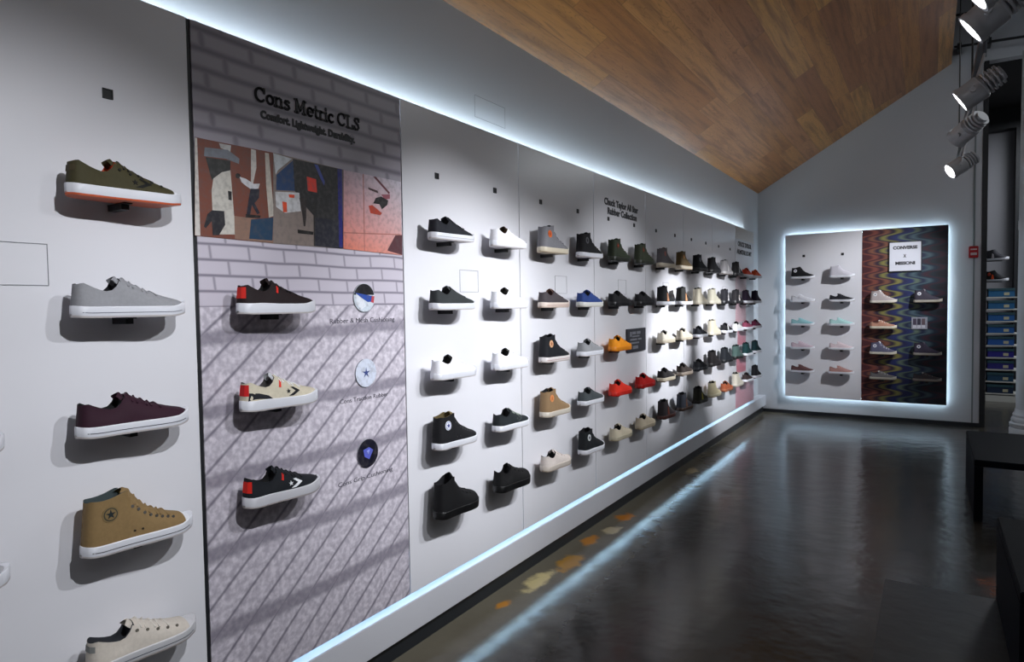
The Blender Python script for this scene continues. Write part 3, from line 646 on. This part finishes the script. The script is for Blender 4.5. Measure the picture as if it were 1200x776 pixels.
LOD_FULL, LOD_MID, LOD_FAR = 2, 1, 0
def make_shoe(d, lod):
    """d: kind, upper, sole, lining and options; toe points along local +X, outer side is local -Y, ground at z=0"""
    kind = d['kind']; L = d.get('L', 0.292); st = 0.03 if kind in ('low', 'high') else 0.034
    top, half, sx, t_open = shoe_fn(kind, L, st)
    root = empty(d.get('name', {'low': 'low_sneaker', 'high': 'high_top_sneaker', 'chunk': 'low_sneaker', 'boot': 'high_top_sneaker', 'skate': 'skate_shoe'}[kind]))
    X0 = -L/2
    def off(v): return (v[0]+X0, v[1], v[2])
    rings = [ring(t, top, half, sx, t_open, st) for t in TS]; n = len(rings[0])
    vs = [off(v) for r in rings for v in r]
    up, li, tc = [], [], []
    tct = 0.86 if d.get('cap') else 2
    for k in range(len(TS)-1):
        for i in range(n-1):
            f = (k*n+i, k*n+i+1, (k+1)*n+i+1, (k+1)*n+i)
            inner = 5 <= i <= 10
            if inner and TS[k] < t_open+0.001: li.append(f)
            elif TS[k] >= tct: tc.append(f)
            else: up.append(f)
    up.append(tuple(range(0, 6))+tuple(range(11, 17)))
    def sub(fs, nm, m):
        ids = sorted({i for f in fs for i in f}); mp = {a: b for b, a in enumerate(ids)}
        return MB().add([vs[i] for i in ids], [tuple(mp[i] for i in f) for f in fs]).build(nm, m, root, smooth=True)
    U = fabric(d['upper'], d.get('rough', 0.75)); sub(up, 'upper', U); sub(li, 'lining', fabric(d.get('lining', (22, 22, 26))))
    if tc: sub(tc, 'toe_cap', rubber(d.get('capcol', d['sole'])))
    # sole: side wall following the plan outline, with toe spring
    wm = 1.1 if kind in ('chunk', 'boot') else 1.0
    def sole(z0, z1, out, nm, m, wave=0.0):
        o = [(t, interp(PLAN, t)*wm+out) for t in TS]
        loop = [(t, -w) for t, w in o] + [(t, w) for t, w in o[::-1]]
        nl = len(loop); vv = []
        for zz, e in ((z0, -0.0015), (z0+0.003, 0.0), (z1-0.002, 0.0), (z1, -0.002)):
            for t, w in loop:
                s_ = 1 if w > 0 else -1; hb = 0.0
                if wave and zz > z0+0.01: hb = wave*(math.exp(-((t-0.22)/0.16)**2)*0.5+math.exp(-((t-0.9)/0.1)**2)*0.9)
                if zz > z0+0.01 and kind in ('low', 'high'): hb += 0.006*max(0, (t-.86)/.14)
                ext = 0.006 if t == 1.0 else (0.003 if t > .95 else 0); 
                if t == 0: ext = -0.003
                vv.append(off((t*L+ext, w+s_*e, zz+spring(t)+hb)))
        fs = [(k*nl+i, k*nl+(i+1) % nl, (k+1)*nl+(i+1) % nl, (k+1)*nl+i) for k in range(3) for i in range(nl)]
        h_ = len(TS)
        for k in (0, 3):
            for i in range(h_-1):
                a, b2, c, e2 = k*nl+i, k*nl+i+1, k*nl+nl-2-i, k*nl+nl-1-i; fs.append((a, b2, c, e2))
        return MB().add(vv, fs).build(nm, m, root, smooth=True)
    sole(0.004, st, 0.002, 'midsole', rubber(d['sole']), 0.006 if kind == 'skate' else 0)
    sole(0.0, 0.0085, 0.001, 'outsole', rubber(d.get('out', (max(d['sole'][0]-30, 10), max(d['sole'][1]-38, 10), max(d['sole'][2]-45, 10)))))
    def decal(pts, nm, m, lift=0.0016, par=None, ext=0.0):
        """polygon in the side view (x along, z up) wrapped on the outer side"""
        cx = sum(p[0] for p in pts)/len(pts); cz = sum(p[1] for p in pts)/len(pts)
        allp = [(cx, cz)] + [(cx+(p[0]-cx)*.5, cz+(p[1]-cz)*.5) for p in pts] + list(pts)
        v3 = [off((x, -half(min(max(x/L, 0.0), 1), z)-lift, z)) for x, z in allp]; q = len(pts)
        fs = [(0, 1+i, 1+(i+1) % q) for i in range(q)] + [(1+i, 1+q+i, 1+q+(i+1) % q, 1+(i+1) % q) for i in range(q)]
        v3 += [off((x, -half(min(max(x/L, 0.0), 1), z)+0.001, z)) for x, z in pts]
        fs += [(1+q+i, 1+2*q+i, 1+2*q+(i+1) % q, 1+q+(i+1) % q) for i in range(q)]
        return MB().add(v3, fs).build(nm, m, par or root)
    def band(t0, t1, z0, z1, nm, m, lift, both=True, segs=24):
        """thin strip round the sole side"""
        mb = MB()
        for s_ in ((-1, 1) if both else (-1,)):
            pr = []
            for i in range(segs+1):
                t = t0+(t1-t0)*i/segs; w = interp(PLAN, t)*wm+0.002+lift
                pr.append((off((t*L, s_*w, z0+spring(t))), off((t*L, s_*w, z1+spring(t)))))
            v_ = [p for a in pr for p in a]
            mb.add(v_, [(2*i, 2*i+2, 2*i+3, 2*i+1) for i in range(segs)])
        return mb.build(nm, m, root)
    if lod >= LOD_MID and d.get('stripe'): band(.04, .93, .0125, .0145, 'sole_stripe', rubber(d['stripe']), 0.0006)
    # tongue
    tt = t_open; h0 = top(tt); w0 = half(tt, h0*0.9)*0.72; rise = {'low': .012, 'skate': .016, 'chunk': .016, 'high': .006, 'boot': .016}[kind]
    tv = []; cols_ = 7
    for r_, (dt, dz, ws) in enumerate(((0.10, -.016 if kind != 'high' and kind != 'boot' else -.04, 1.0), (0.045, .000, 1.0), (0.02, rise*.5, 1.0), (0.008, rise*.9, .95), (0.0, rise*1.1, .7))):
        for i in range(cols_):
            a = -1+2*i/(cols_-1); tv.append(off(((tt+dt)*L-0.010*a*a, a*w0*ws, h0+dz-0.008*a*a)))
    k2 = len(tv); tv += [(x-0.005, y, z-0.002) for x, y, z in tv]
    R_ = 5; fs = []
    for r_ in range(R_-1):
        for i in range(cols_-1):
            a = r_*cols_+i; fs += [(a, a+1, a+cols_+1, a+cols_), (k2+a, k2+a+cols_, k2+a+cols_+1, k2+a+1)]
    e_ = (R_-1)*cols_
    fs += [(e_+i, e_+i+1, k2+e_+i+1, k2+e_+i) for i in range(cols_-1)]
    for r_ in range(R_-1):
        a = r_*cols_; fs.append((a, a+cols_, k2+a+cols_, k2+a)); a += cols_-1; fs.append((a+cols_, a, k2+a, k2+a+cols_))
    MB().add(tv, fs).build('tongue', fabric(d.get('tongue', d['upper'])), root, smooth=True)
    # laces over the vamp
    if d.get('laces', True):
        mb = MB(); n_l = (5 if kind in ('low', 'chunk', 'skate') else 7)
        t0, t1 = (0.43, 0.68) if kind not in ('high', 'boot') else (0.41, 0.72)
        for k in range(n_l):
            t = t0+(t1-t0)*k/(n_l-1); hh = top(t)
            sgn = 1 if k % 2 else -1; seg = 8; rr = 0.0026; prev = None
            for i in range(seg+1):
                a = -1+2*i/seg; ta = t+a*sgn*0.012; ht = top(ta); z0 = st; q = (1-0.30*a*a)
                z = z0+(ht-z0)*q; y = a*half(ta, z) if abs(a) > .01 else 0
                p = Vector(off((ta*L, y*1.0, z+0.0022)))
                if prev is not None: mb.cyl(prev, p, rr, n=6)
                prev = p
        mb.build('laces', fabric(d.get('lace', d['upper'])), root, smooth=True)
    if lod == LOD_FULL and d.get('eyelet'):
        mb = MB(); n_l = 5 if kind != 'high' else 8
        pts = [(.40+.37*k/(n_l-1), ) for k in range(n_l)]
        for (t,) in pts:
            hh = top(t); z = st+(hh-st)*0.66; y = half(t, z)
            c = Vector(off((t*L, -y-0.0008, z))); mb.cyl(c+Vector((0, .002, -.0008)), c+Vector((0, -0.0012, 0.0006)), 0.0042, n=12)
        if kind == 'high':
            for t in (.40, .47):
                c = Vector(off((t*L, -half(t, .047)-0.0006, .047))); mb.cyl(c+Vector((0, .002, 0)), c+Vector((0, -0.001, 0)), 0.003, n=12)
        mb.build('eyelets', mat('eyelet_%d_%d_%d' % d['eyelet'], srgb(d['eyelet']), 0.4), root)
    if d.get('patch') and kind in ('high', 'boot'):
        cx, cz, r = 0.20*L, (0.107 if kind == 'high' else .11), 0.021
        circ = lambda q: [(cx+q*math.cos(2*math.pi*i/20), cz+q*math.sin(2*math.pi*i/20)) for i in range(20)]
        pa = decal(circ(r), 'ankle_patch', fabric(d['patch']))
        if lod >= LOD_MID:
            if d.get('ring'): decal(circ(r*0.84), 'patch_ring', fabric(d['ring']), 0.0021, pa); decal(circ(r*0.70), 'patch_centre', fabric(d['patch']), 0.0026, pa)
            decal([(cx+a, cz+b) for a, b in star(r*0.62, 0.4)], 'patch_star', fabric(d.get('star', (30, 40, 90))), 0.0031, pa)
    if d.get('chev'):
        s = L/0.292; bx, bz = .150*s, .038
        hgt = min(top(bx/L+.12), top(bx/L))-bz-.012
        P_ = [(bx, bz), (bx+.018, bz), (bx+.046, bz+hgt*.5), (bx+.024, bz+hgt), (bx+.012, bz+hgt), (bx+.028, bz+hgt*.52)]
        m = fabric(d['chev']); bigpts = []
        # subdivide long edges so that it wraps closely
        for i in range(len(P_)):
            a, b = P_[i], P_[(i+1) % len(P_)]
            for q in range(3): bigpts.append((a[0]+(b[0]-a[0])*q/3, a[1]+(b[1]-a[1])*q/3))
        quads = [[P_[0], P_[1], P_[2], P_[5]], [P_[5], P_[2], P_[3], P_[4]]]
        mb = MB()
        for qd in quads:
            N = 6; g = []
            for i in range(N+1):
                for j in range(3):
                    u, v = i/N, j/2
                    a = ((qd[0][0]*(1-u)+qd[3][0]*u), (qd[0][1]*(1-u)+qd[3][1]*u)); b = ((qd[1][0]*(1-u)+qd[2][0]*u), (qd[1][1]*(1-u)+qd[2][1]*u))
                    x, z = a[0]*(1-v)+b[0]*v, a[1]*(1-v)+b[1]*v; g.append(off((x, -half(x/L, z)-0.0016, z)))
            mb.add(g, [(i*3+j, i*3+j+1, (i+1)*3+j+1, (i+1)*3+j) for i in range(N) for j in range(2)])
        mb.build('chevron', m, root)
        decal([(bx+.002+a, bz+hgt*.55+b) for a, b in star(.0085, .42)], 'side_star', fabric(d.get('chevstar', d['chev'])), 0.0016)
    if d.get('heeltab'):
        mb = MB(); z0, z1 = (st+.018, .088) if kind == 'skate' else (st+.034, top(0.02)-.010)
        v_ = []
        for z in (z0, z1):
            for (t, s_) in ((.03, -1), (.014, -1), (0.004, -1), (0.004, 1), (.014, 1), (.03, 1)):
                v_.append(off((sx(t, z)-(0.0018 if t < .01 else 0), s_*(half(t, z)+0.0016), z)))
        mb.add(v_, [(i, i+1, 7+i, 6+i) for i in range(5)]); mb.build('heel_tab', fabric(d['heeltab']), root)
    if d.get('heelpanel'):
        decal([(.008, .036), (.092, .036), (.078, .048), (.045, .058), (.012, .062)], 'heel_panel', fabric(d['heelpanel']))
    if d.get('loop'):
        s = L
        decal([(.405*s, .072), (.428*s, .069), (.452*s, .090), (.43*s, .094)], 'eyestay_tab', fabric(d['loop']), 0.0022)
    if d.get('stripe2'):
        decal([(.30*L, st+.004), (.44*L, st+.004), (.40*L, st+.06), (.33*L, st+.075)], 'side_panel', fabric(d['stripe2']))
    return root

SC = 0.95      # sample shoes are a small size
WH = (222, 224, 232); CR = (206, 196, 176); BK = (20, 20, 24)
def S(kind, upper, sole=WH, **k): k.update(kind=kind, upper=upper, sole=sole); return k
blackhi = lambda **k: S('high', BK, **k)
SHOES = {
 (-1, 0, 2): (S('low', (150, 152, 160), eyelet=(90, 90, 95)), 'light grey sneaker only its toe showing'),
 (-1, 0, 3): (S('low', (160, 160, 166), eyelet=(90, 90, 95)), 'pale grey sneaker only its toe showing'),
 (-1, 1, 0): (S('low', (62, 58, 36), lining=(196, 66, 30), chev=(18, 18, 18), lace=(26, 26, 24), out=(196, 88, 50), eyelet=(30, 30, 26), cap=True, heeltab=(70, 62, 44)), 'olive suede low sneaker with orange lining'),
 (-1, 1, 1): (S('low', (142, 143, 148), lining=(26, 26, 32), stripe=(120, 122, 135)), 'light grey woven low sneaker'),
 (-1, 1, 2): (S('low', (46, 18, 34), lining=(14, 14, 18), stripe=(60, 62, 76), cap=False), 'dark maroon low sneaker'),
 (-1, 1, 3): (S('high', (132, 108, 72), lining=(60, 70, 72), cap=True, capcol=(224, 226, 232), patch=(120, 100, 66), ring=(60, 60, 50), star=(30, 38, 40), stripe=(60, 60, 66), eyelet=(40, 34, 28)), 'tan canvas high-top with dark eyelets'),
 (-1, 1, 4): (S('low', (202, 194, 184), sole=(200, 200, 204), lining=(44, 46, 52), lace=(208, 202, 194), stripe=(60, 66, 84), cap=True, eyelet=(90, 84, 74), heeltab=(130, 132, 130)), 'cream low sneaker with dark lining'),
 (0, 0, 1): (S('skate', (30, 20, 22), lining=(14, 14, 16), heeltab=(205, 42, 34), loop=(205, 42, 34), lace=(18, 18, 20)), 'black-red skate shoe with red tabs'),
 (0, 0, 2): (S('skate', (200, 192, 172), lining=(70, 66, 66), heeltab=(196, 30, 34), loop=(220, 50, 40), chev=(26, 26, 30), heelpanel=(26, 28, 34), lace=(225, 228, 232), tongue=(190, 192, 196)), 'cream skate shoe with black chevron'),
 (0, 0, 3): (S('skate', (20, 24, 30), lining=(12, 12, 14), heeltab=(205, 34, 24), loop=(205, 42, 34), chev=(225, 228, 232), lace=(16, 16, 18), sole=(205, 205, 212)), 'black skate shoe with white chevron'),
 (1, 0, 0): (S('low', (24, 26, 34), stripe=(150, 150, 160)), 'black low sneaker with white sole'),
 (1, 1, 0): (S('low', (220, 220, 226), lining=(74, 54, 34), tongue=(60, 46, 34)), 'white low sneaker with brown lining'),
 (1, 0, 1): (S('low', (44, 48, 50), tongue=(70, 74, 74)), 'charcoal low sneaker with white sole'),
 (1, 1, 1): (S('low', (232, 234, 240), lining=(40, 38, 30), tongue=(40, 38, 34)), 'bright white low sneaker'),
 (1, 0, 2): (S('low', (228, 228, 234), lining=(16, 16, 14), tongue=(20, 20, 18)), 'white low sneaker with black tongue'),
 (1, 1, 2): (S('low', (232, 232, 238), lining=(16, 16, 14), tongue=(26, 26, 22)), 'glossy white low sneaker'),
 (1, 0, 3): (blackhi(cap=False, patch=(226, 228, 236), ring=(120, 130, 190), star=(30, 50, 130), lining=(90, 78, 50), tongue=(112, 98, 68), eyelet=(40, 40, 44)), 'black high-top with round white patch'),
 (1, 1, 3): (S('low', (28, 34, 38), lace=(150, 158, 150), chev=(60, 66, 66), lining=(18, 20, 22)), 'black low sneaker with pale laces'),
 (1, 0, 4): (S('boot', (13, 13, 16), sole=(12, 12, 14)), 'all-black padded high-top'),
 (1, 1, 4): (S('chunk', (13, 13, 15), sole=(11, 11, 13)), 'all-black chunky low sneaker'),
 (2, 0, 0): (S('high', (118, 118, 124), sole=CR, patch=(214, 106, 52), star=(190, 80, 40)), 'grey high-top with orange patch'),
 (2, 1, 0): (blackhi(patch=(90, 90, 96), star=(30, 30, 34)), 'black high-top with grey patch'),
 (2, 0, 1): (S('low', (64, 58, 62), sole=(214, 200, 190), lining=(56, 26, 26), tongue=(112, 84, 74), stripe=(150, 50, 40)), 'grey-brown low sneaker'),
 (2, 1, 1): (S('low', (34, 58, 118), sole=(208, 208, 204)), 'blue low sneaker with white sole'),
 (2, 0, 2): (S('high', (20, 22, 28), sole=(215, 210, 210), patch=(206, 158, 120), star=(150, 90, 60), stripe=(150, 60, 50)), 'black high-top with tan patch'),
 (2, 1, 2): (S('low', (140, 142, 146)), 'light grey low sneaker'),
 (2, 0, 3): (S('high', (138, 112, 82), sole=(206, 198, 186), patch=(214, 138, 84), star=(190, 110, 60)), 'tan high-top with orange patch'),
 (2, 1, 3): (S('low', (66, 72, 76)), 'dark grey low sneaker with white sole'),
 (2, 0, 4): (S('low', (206, 196, 190), sole=(198, 188, 178), lining=(14, 12, 14), tongue=(190, 178, 174)), 'pinkish cream low sneaker'),
 (2, 1, 4): (S('high', (24, 28, 32), patch=(200, 204, 206), star=(40, 50, 60)), 'black high-top with silvery patch'),
 (3, 0, 0): (S('high', (38, 46, 32), sole=(30, 34, 26), patch=(70, 44, 30), star=(150, 50, 30)), 'dark camouflage green high-top'),
 (3, 1, 0): (S('high', (42, 48, 34), sole=(34, 38, 28), patch=(74, 48, 32), star=(130, 44, 30)), 'dark green high-top'),
 (3, 0, 1): (S('low', BK, sole=(16, 16, 20)), 'all-black low sneaker'),
 (3, 1, 1): (S('low', (22, 22, 26), sole=(16, 16, 20)), 'matte black low sneaker'),
 (3, 0, 2): (S('low', (240, 150, 28), sole=(230, 140, 30), lining=(40, 20, 8)), 'orange-yellow low sneaker'),
 (3, 0, 3): (S('low', (222, 50, 32), sole=(214, 44, 32), lining=(30, 8, 8)), 'bright orange-red low sneaker'),
 (3, 1, 3): (S('low', (182, 26, 24), sole=(172, 24, 24), lining=(24, 8, 8)), 'deep red low sneaker'),
 (3, 0, 4): (S('low', (196, 186, 164), sole=(186, 178, 156), lining=(14, 14, 14)), 'beige low sneaker'),
 (3, 1, 4): (S('low', (190, 178, 156), sole=(180, 168, 146), lining=(14, 14, 14)), 'sand-coloured low sneaker'),
 (4, 0, 0): (S('high', (98, 94, 98), sole=CR, patch=(150, 96, 90)), 'grey high-top with dull pink patch'),
 (4, 1, 0): (S('high', (96, 78, 48), sole=CR, patch=(168, 122, 72)), 'olive-brown high-top'),
 (4, 0, 1): (S('high', (22, 24, 28), stripe2=(206, 146, 108)), 'black high-top with peach side panel'),
 (4, 1, 1): (S('high', (26, 26, 24), stripe2=(196, 140, 96)), 'black high-top with tan side panel'),
 (4, 0, 2): (S('low', (214, 208, 192), sole=CR, lining=(12, 12, 14)), 'cream low sneaker'),
 (4, 1, 2): (S('low', (208, 198, 178), sole=CR, lining=(12, 12, 14)), 'ivory low sneaker'),
 (4, 0, 3): (S('low', (28, 24, 26), sole=CR), 'black low sneaker with cream sole'),
 (4, 1, 3): (S('low', (48, 38, 34), sole=(150, 138, 126)), 'dark brown low sneaker'),
 (4, 0, 4): (S('high', (34, 28, 32), sole=(64, 28, 22), stripe2=(92, 38, 26)), 'dark high-top with rust side'),
 (4, 1, 4): (S('high', (38, 42, 52), sole=(60, 44, 36), stripe2=(96, 62, 44)), 'slate high-top with brown side'),
 (5, 0, 0): (S('high', (22, 24, 32), sole=(24, 24, 30), patch=(120, 124, 136)), 'black high-top with pale patch'),
 (5, 1, 0): (S('high', (16, 16, 20), sole=(18, 18, 22)), 'plain black high-top'),
 (5, 0, 1): (S('high', (204, 196, 176), sole=(200, 194, 176)), 'cream high-top'),
 (5, 1, 1): (S('high', (172, 168, 152), sole=(180, 176, 162)), 'grey-beige high-top'),
 (5, 0, 2): (S('low', (22, 24, 32), sole=WH), 'navy-black low sneaker'),
 (5, 1, 2): (S('high', (202, 194, 174), sole=(204, 198, 182)), 'ivory high-top'),
 (5, 0, 3): (S('low', (26, 28, 34), sole=(50, 52, 58)), 'dark low sneaker with dark sole'),
 (5, 1, 3): (S('high', (28, 24, 26), sole=(30, 26, 28)), 'dark brown-black high-top'),
 (5, 0, 4): (S('high', (34, 34, 26), sole=(30, 30, 26), stripe2=(150, 146, 60)), 'black high-top with olive-yellow side'),
 (5, 1, 4): (S('high', (184, 174, 144), sole=(196, 188, 160)), 'khaki cream high-top'),
 (6, 0, 0): (S('high', (124, 122, 124), sole=(150, 148, 148), stripe2=(176, 174, 176)), 'grey high-top'),
 (6, 1, 0): (S('high', (26, 26, 30), sole=(22, 22, 26), stripe2=(150, 150, 152)), 'black high-top with grey side'),
 (6, 0, 1): (S('high', (28, 28, 34), sole=(26, 26, 30), stripe2=(196, 194, 194)), 'black high-top with pale side'),
 (6, 1, 1): (S('high', (36, 34, 38), sole=(26, 26, 30), stripe2=(206, 200, 198)), 'black high-top with white side'),
 (6, 0, 2): (S('low', (24, 24, 28), sole=WH, stripe2=(204, 204, 204)), 'black low sneaker with white side'),
 (6, 1, 2): (S('low', (210, 210, 208), sole=WH, lining=(12, 12, 14), tongue=(20, 20, 22)), 'white low sneaker with black opening'),
 (6, 0, 3): (S('high', (26, 30, 36), sole=(20, 22, 26)), 'blue-black high-top'),
 (6, 1, 3): (S('high', (70, 92, 88), sole=(24, 28, 28)), 'grey-green high-top'),
 (6, 0, 4): (S('low', (150, 78, 48), sole=(160, 96, 66), lining=(14, 10, 10)), 'rust orange low sneaker'),
 (6, 1, 4): (S('high', (190, 184, 170), sole=(196, 190, 178)), 'off-white high-top'),
 (7, 0, 0): (S('low', (214, 74, 50), lining=(120, 30, 20)), 'coral red low sneaker'),
 (7, 1, 0): (S('low', (216, 82, 40), lining=(120, 30, 20)), 'orange-red low sneaker'),
 (7, 0, 1): (S('high', (32, 20, 40)), 'dark plum high-top'),
 (7, 1, 1): (S('high', (24, 18, 46)), 'dark violet high-top'),
 (7, 0, 2): (S('low', (140, 66, 90)), 'muted pink low sneaker'),
 (7, 1, 2): (S('low', (112, 40, 72)), 'maroon-pink low sneaker'),
 (7, 0, 3): (S('high', (14, 54, 56)), 'dark teal high-top'),
 (7, 1, 3): (S('high', (12, 46, 52)), 'deep teal high-top'),
 (7, 0, 4): (S('low', (56, 44, 44)), 'dark brown low sneaker'),
 (7, 1, 4): (S('high', (18, 20, 26)), 'black high-top'),
}
PPHR = {-1: 'left of the grey mural', 0: 'on the grey mural', 1: 'panel right of the mural', 2: 'second panel past the mural', 3: 'lettered placard panel',
        4: 'panel past the placard panel', 5: 'two panels past the placard', 6: 'panel before the pink one', 7: 'pink panel by the corner'}
RW = ['top', 'second', 'middle', 'fourth', 'bottom']
for (p, c, r), (d, desc) in SHOES.items():
    lod = LOD_FULL if p <= 1 else (LOD_MID if p <= 3 else LOD_FAR)
    if lod == LOD_FAR: d['laces'] = False
    sh = make_shoe(d, lod)
    y = col_y(p, c) + (0.012 if p == -1 and c == 0 else 0)
    if p == -1 and c == 0: y += 0.01
    sh.scale = (SC, SC, SC); sh.location = (0.076, y, ROWS[r]); sh.rotation_euler = (0, 0, math.pi/2)
    side = '' if p == 0 else (', left column' if c == 0 else ', right column')
    tag(sh, f'{desc}, {RW[r]} row{side}, {PPHR[p]}', 'shoe', 'sneakers displayed along the left wall' if p != 0 else 'skate shoes on the grey mural')
ESH = {
 (0, 0): (S('high', BK, patch=(224, 224, 230)), 'black high-top with white patch'), (1, 0): (S('high', (196, 194, 204)), 'pale lilac high-top'),
 (0, 1): (S('low', (206, 208, 216)), 'white low sneaker'), (1, 1): (S('low', (30, 30, 36)), 'black low sneaker with white sole'),
 (0, 2): (S('low', (140, 186, 194), lining=(120, 170, 176)), 'pale teal low sneaker'), (1, 2): (S('low', (168, 208, 208), lining=(150, 190, 190)), 'light aqua low sneaker'),
 (0, 3): (S('low', (196, 178, 190), lining=(170, 150, 160)), 'pale pink low sneaker'), (1, 3): (S('low', (206, 190, 196), lining=(190, 170, 176)), 'faint rose low sneaker'),
 (0, 4): (S('low', (92, 62, 62), lining=(40, 26, 26)), 'brown-red low sneaker'), (1, 4): (S('low', (164, 124, 118), lining=(110, 70, 64)), 'dusty pink low sneaker'),
 (2, 1): (S('high', (170, 160, 160), sole=(214, 208, 196), patch=(226, 226, 228), tongue=(225, 222, 220), lace=(220, 216, 210)), 'pale patterned high-top'),
 (3, 1): (S('high', (58, 54, 66), sole=(176, 170, 158), patch=(205, 205, 212), tongue=(130, 124, 130)), 'dark patterned high-top'),
 (2, 2): (S('low', (168, 124, 104), sole=(216, 208, 190), tongue=(214, 210, 204), lace=(214, 206, 200)), 'tan patterned low sneaker'),
 (2, 3): (S('high', (84, 84, 106), sole=(206, 200, 184), patch=(200, 200, 210), tongue=(200, 200, 208), lace=(196, 196, 204)), 'slate blue patterned high-top'),
 (3, 3): (S('high', (60, 54, 72), sole=(170, 164, 156), patch=(204, 204, 212), tongue=(90, 84, 96)), 'plum patterned high-top'),
 (2, 4): (S('low', (96, 94, 96), sole=(178, 174, 162), tongue=(170, 168, 166), lace=(160, 158, 156)), 'grey patterned low sneaker'),
 (3, 4): (S('low', (60, 54, 58), sole=(140, 134, 128), tongue=(150, 146, 148), lace=(110, 106, 106)), 'dark grey patterned low sneaker'),
}
for (c, r), (d, desc) in ESH.items():
    sh = make_shoe(d, LOD_MID); z = ROWS[r] - ((0.02, 0.02, 0.03, 0.04, 0.045)[r] if c > 1 else 0)
    sh.scale = (SC, SC, SC); sh.location = (ECOL[c], EY-0.076, z)
    tag(sh, f"{desc}, {RW[r]} row, {('left', 'right')[c % 2]} column, {('white', 'wave-patterned')[c > 1]} end panel", 'shoe', 'sneakers in the glowing end wall frame')
# two shoes high on the black upright of the rack, facing the camera side
for z, d, lab in ((2.02, S('high', (50, 50, 56), stripe2=(170, 165, 170)), 'grey and white high-top on the black upright above the blue boxes'),
                  (1.72, S('high', (30, 30, 34), stripe2=(226, 84, 40), patch=(226, 84, 40)), 'dark high-top with orange side above the blue boxes')):
    sh = make_shoe(d, LOD_MID); sh.location = (2.655, 11.62, z); sh.rotation_euler = (0, 0, math.radians(-35))
    tag(sh, lab, 'shoe', 'sneakers above the blue boxes')
    MB().box(0.036, 0.22, 0.09, 0.15, z-0.012, z-0.001).build('shoe_ledge', M_BLACK, po)
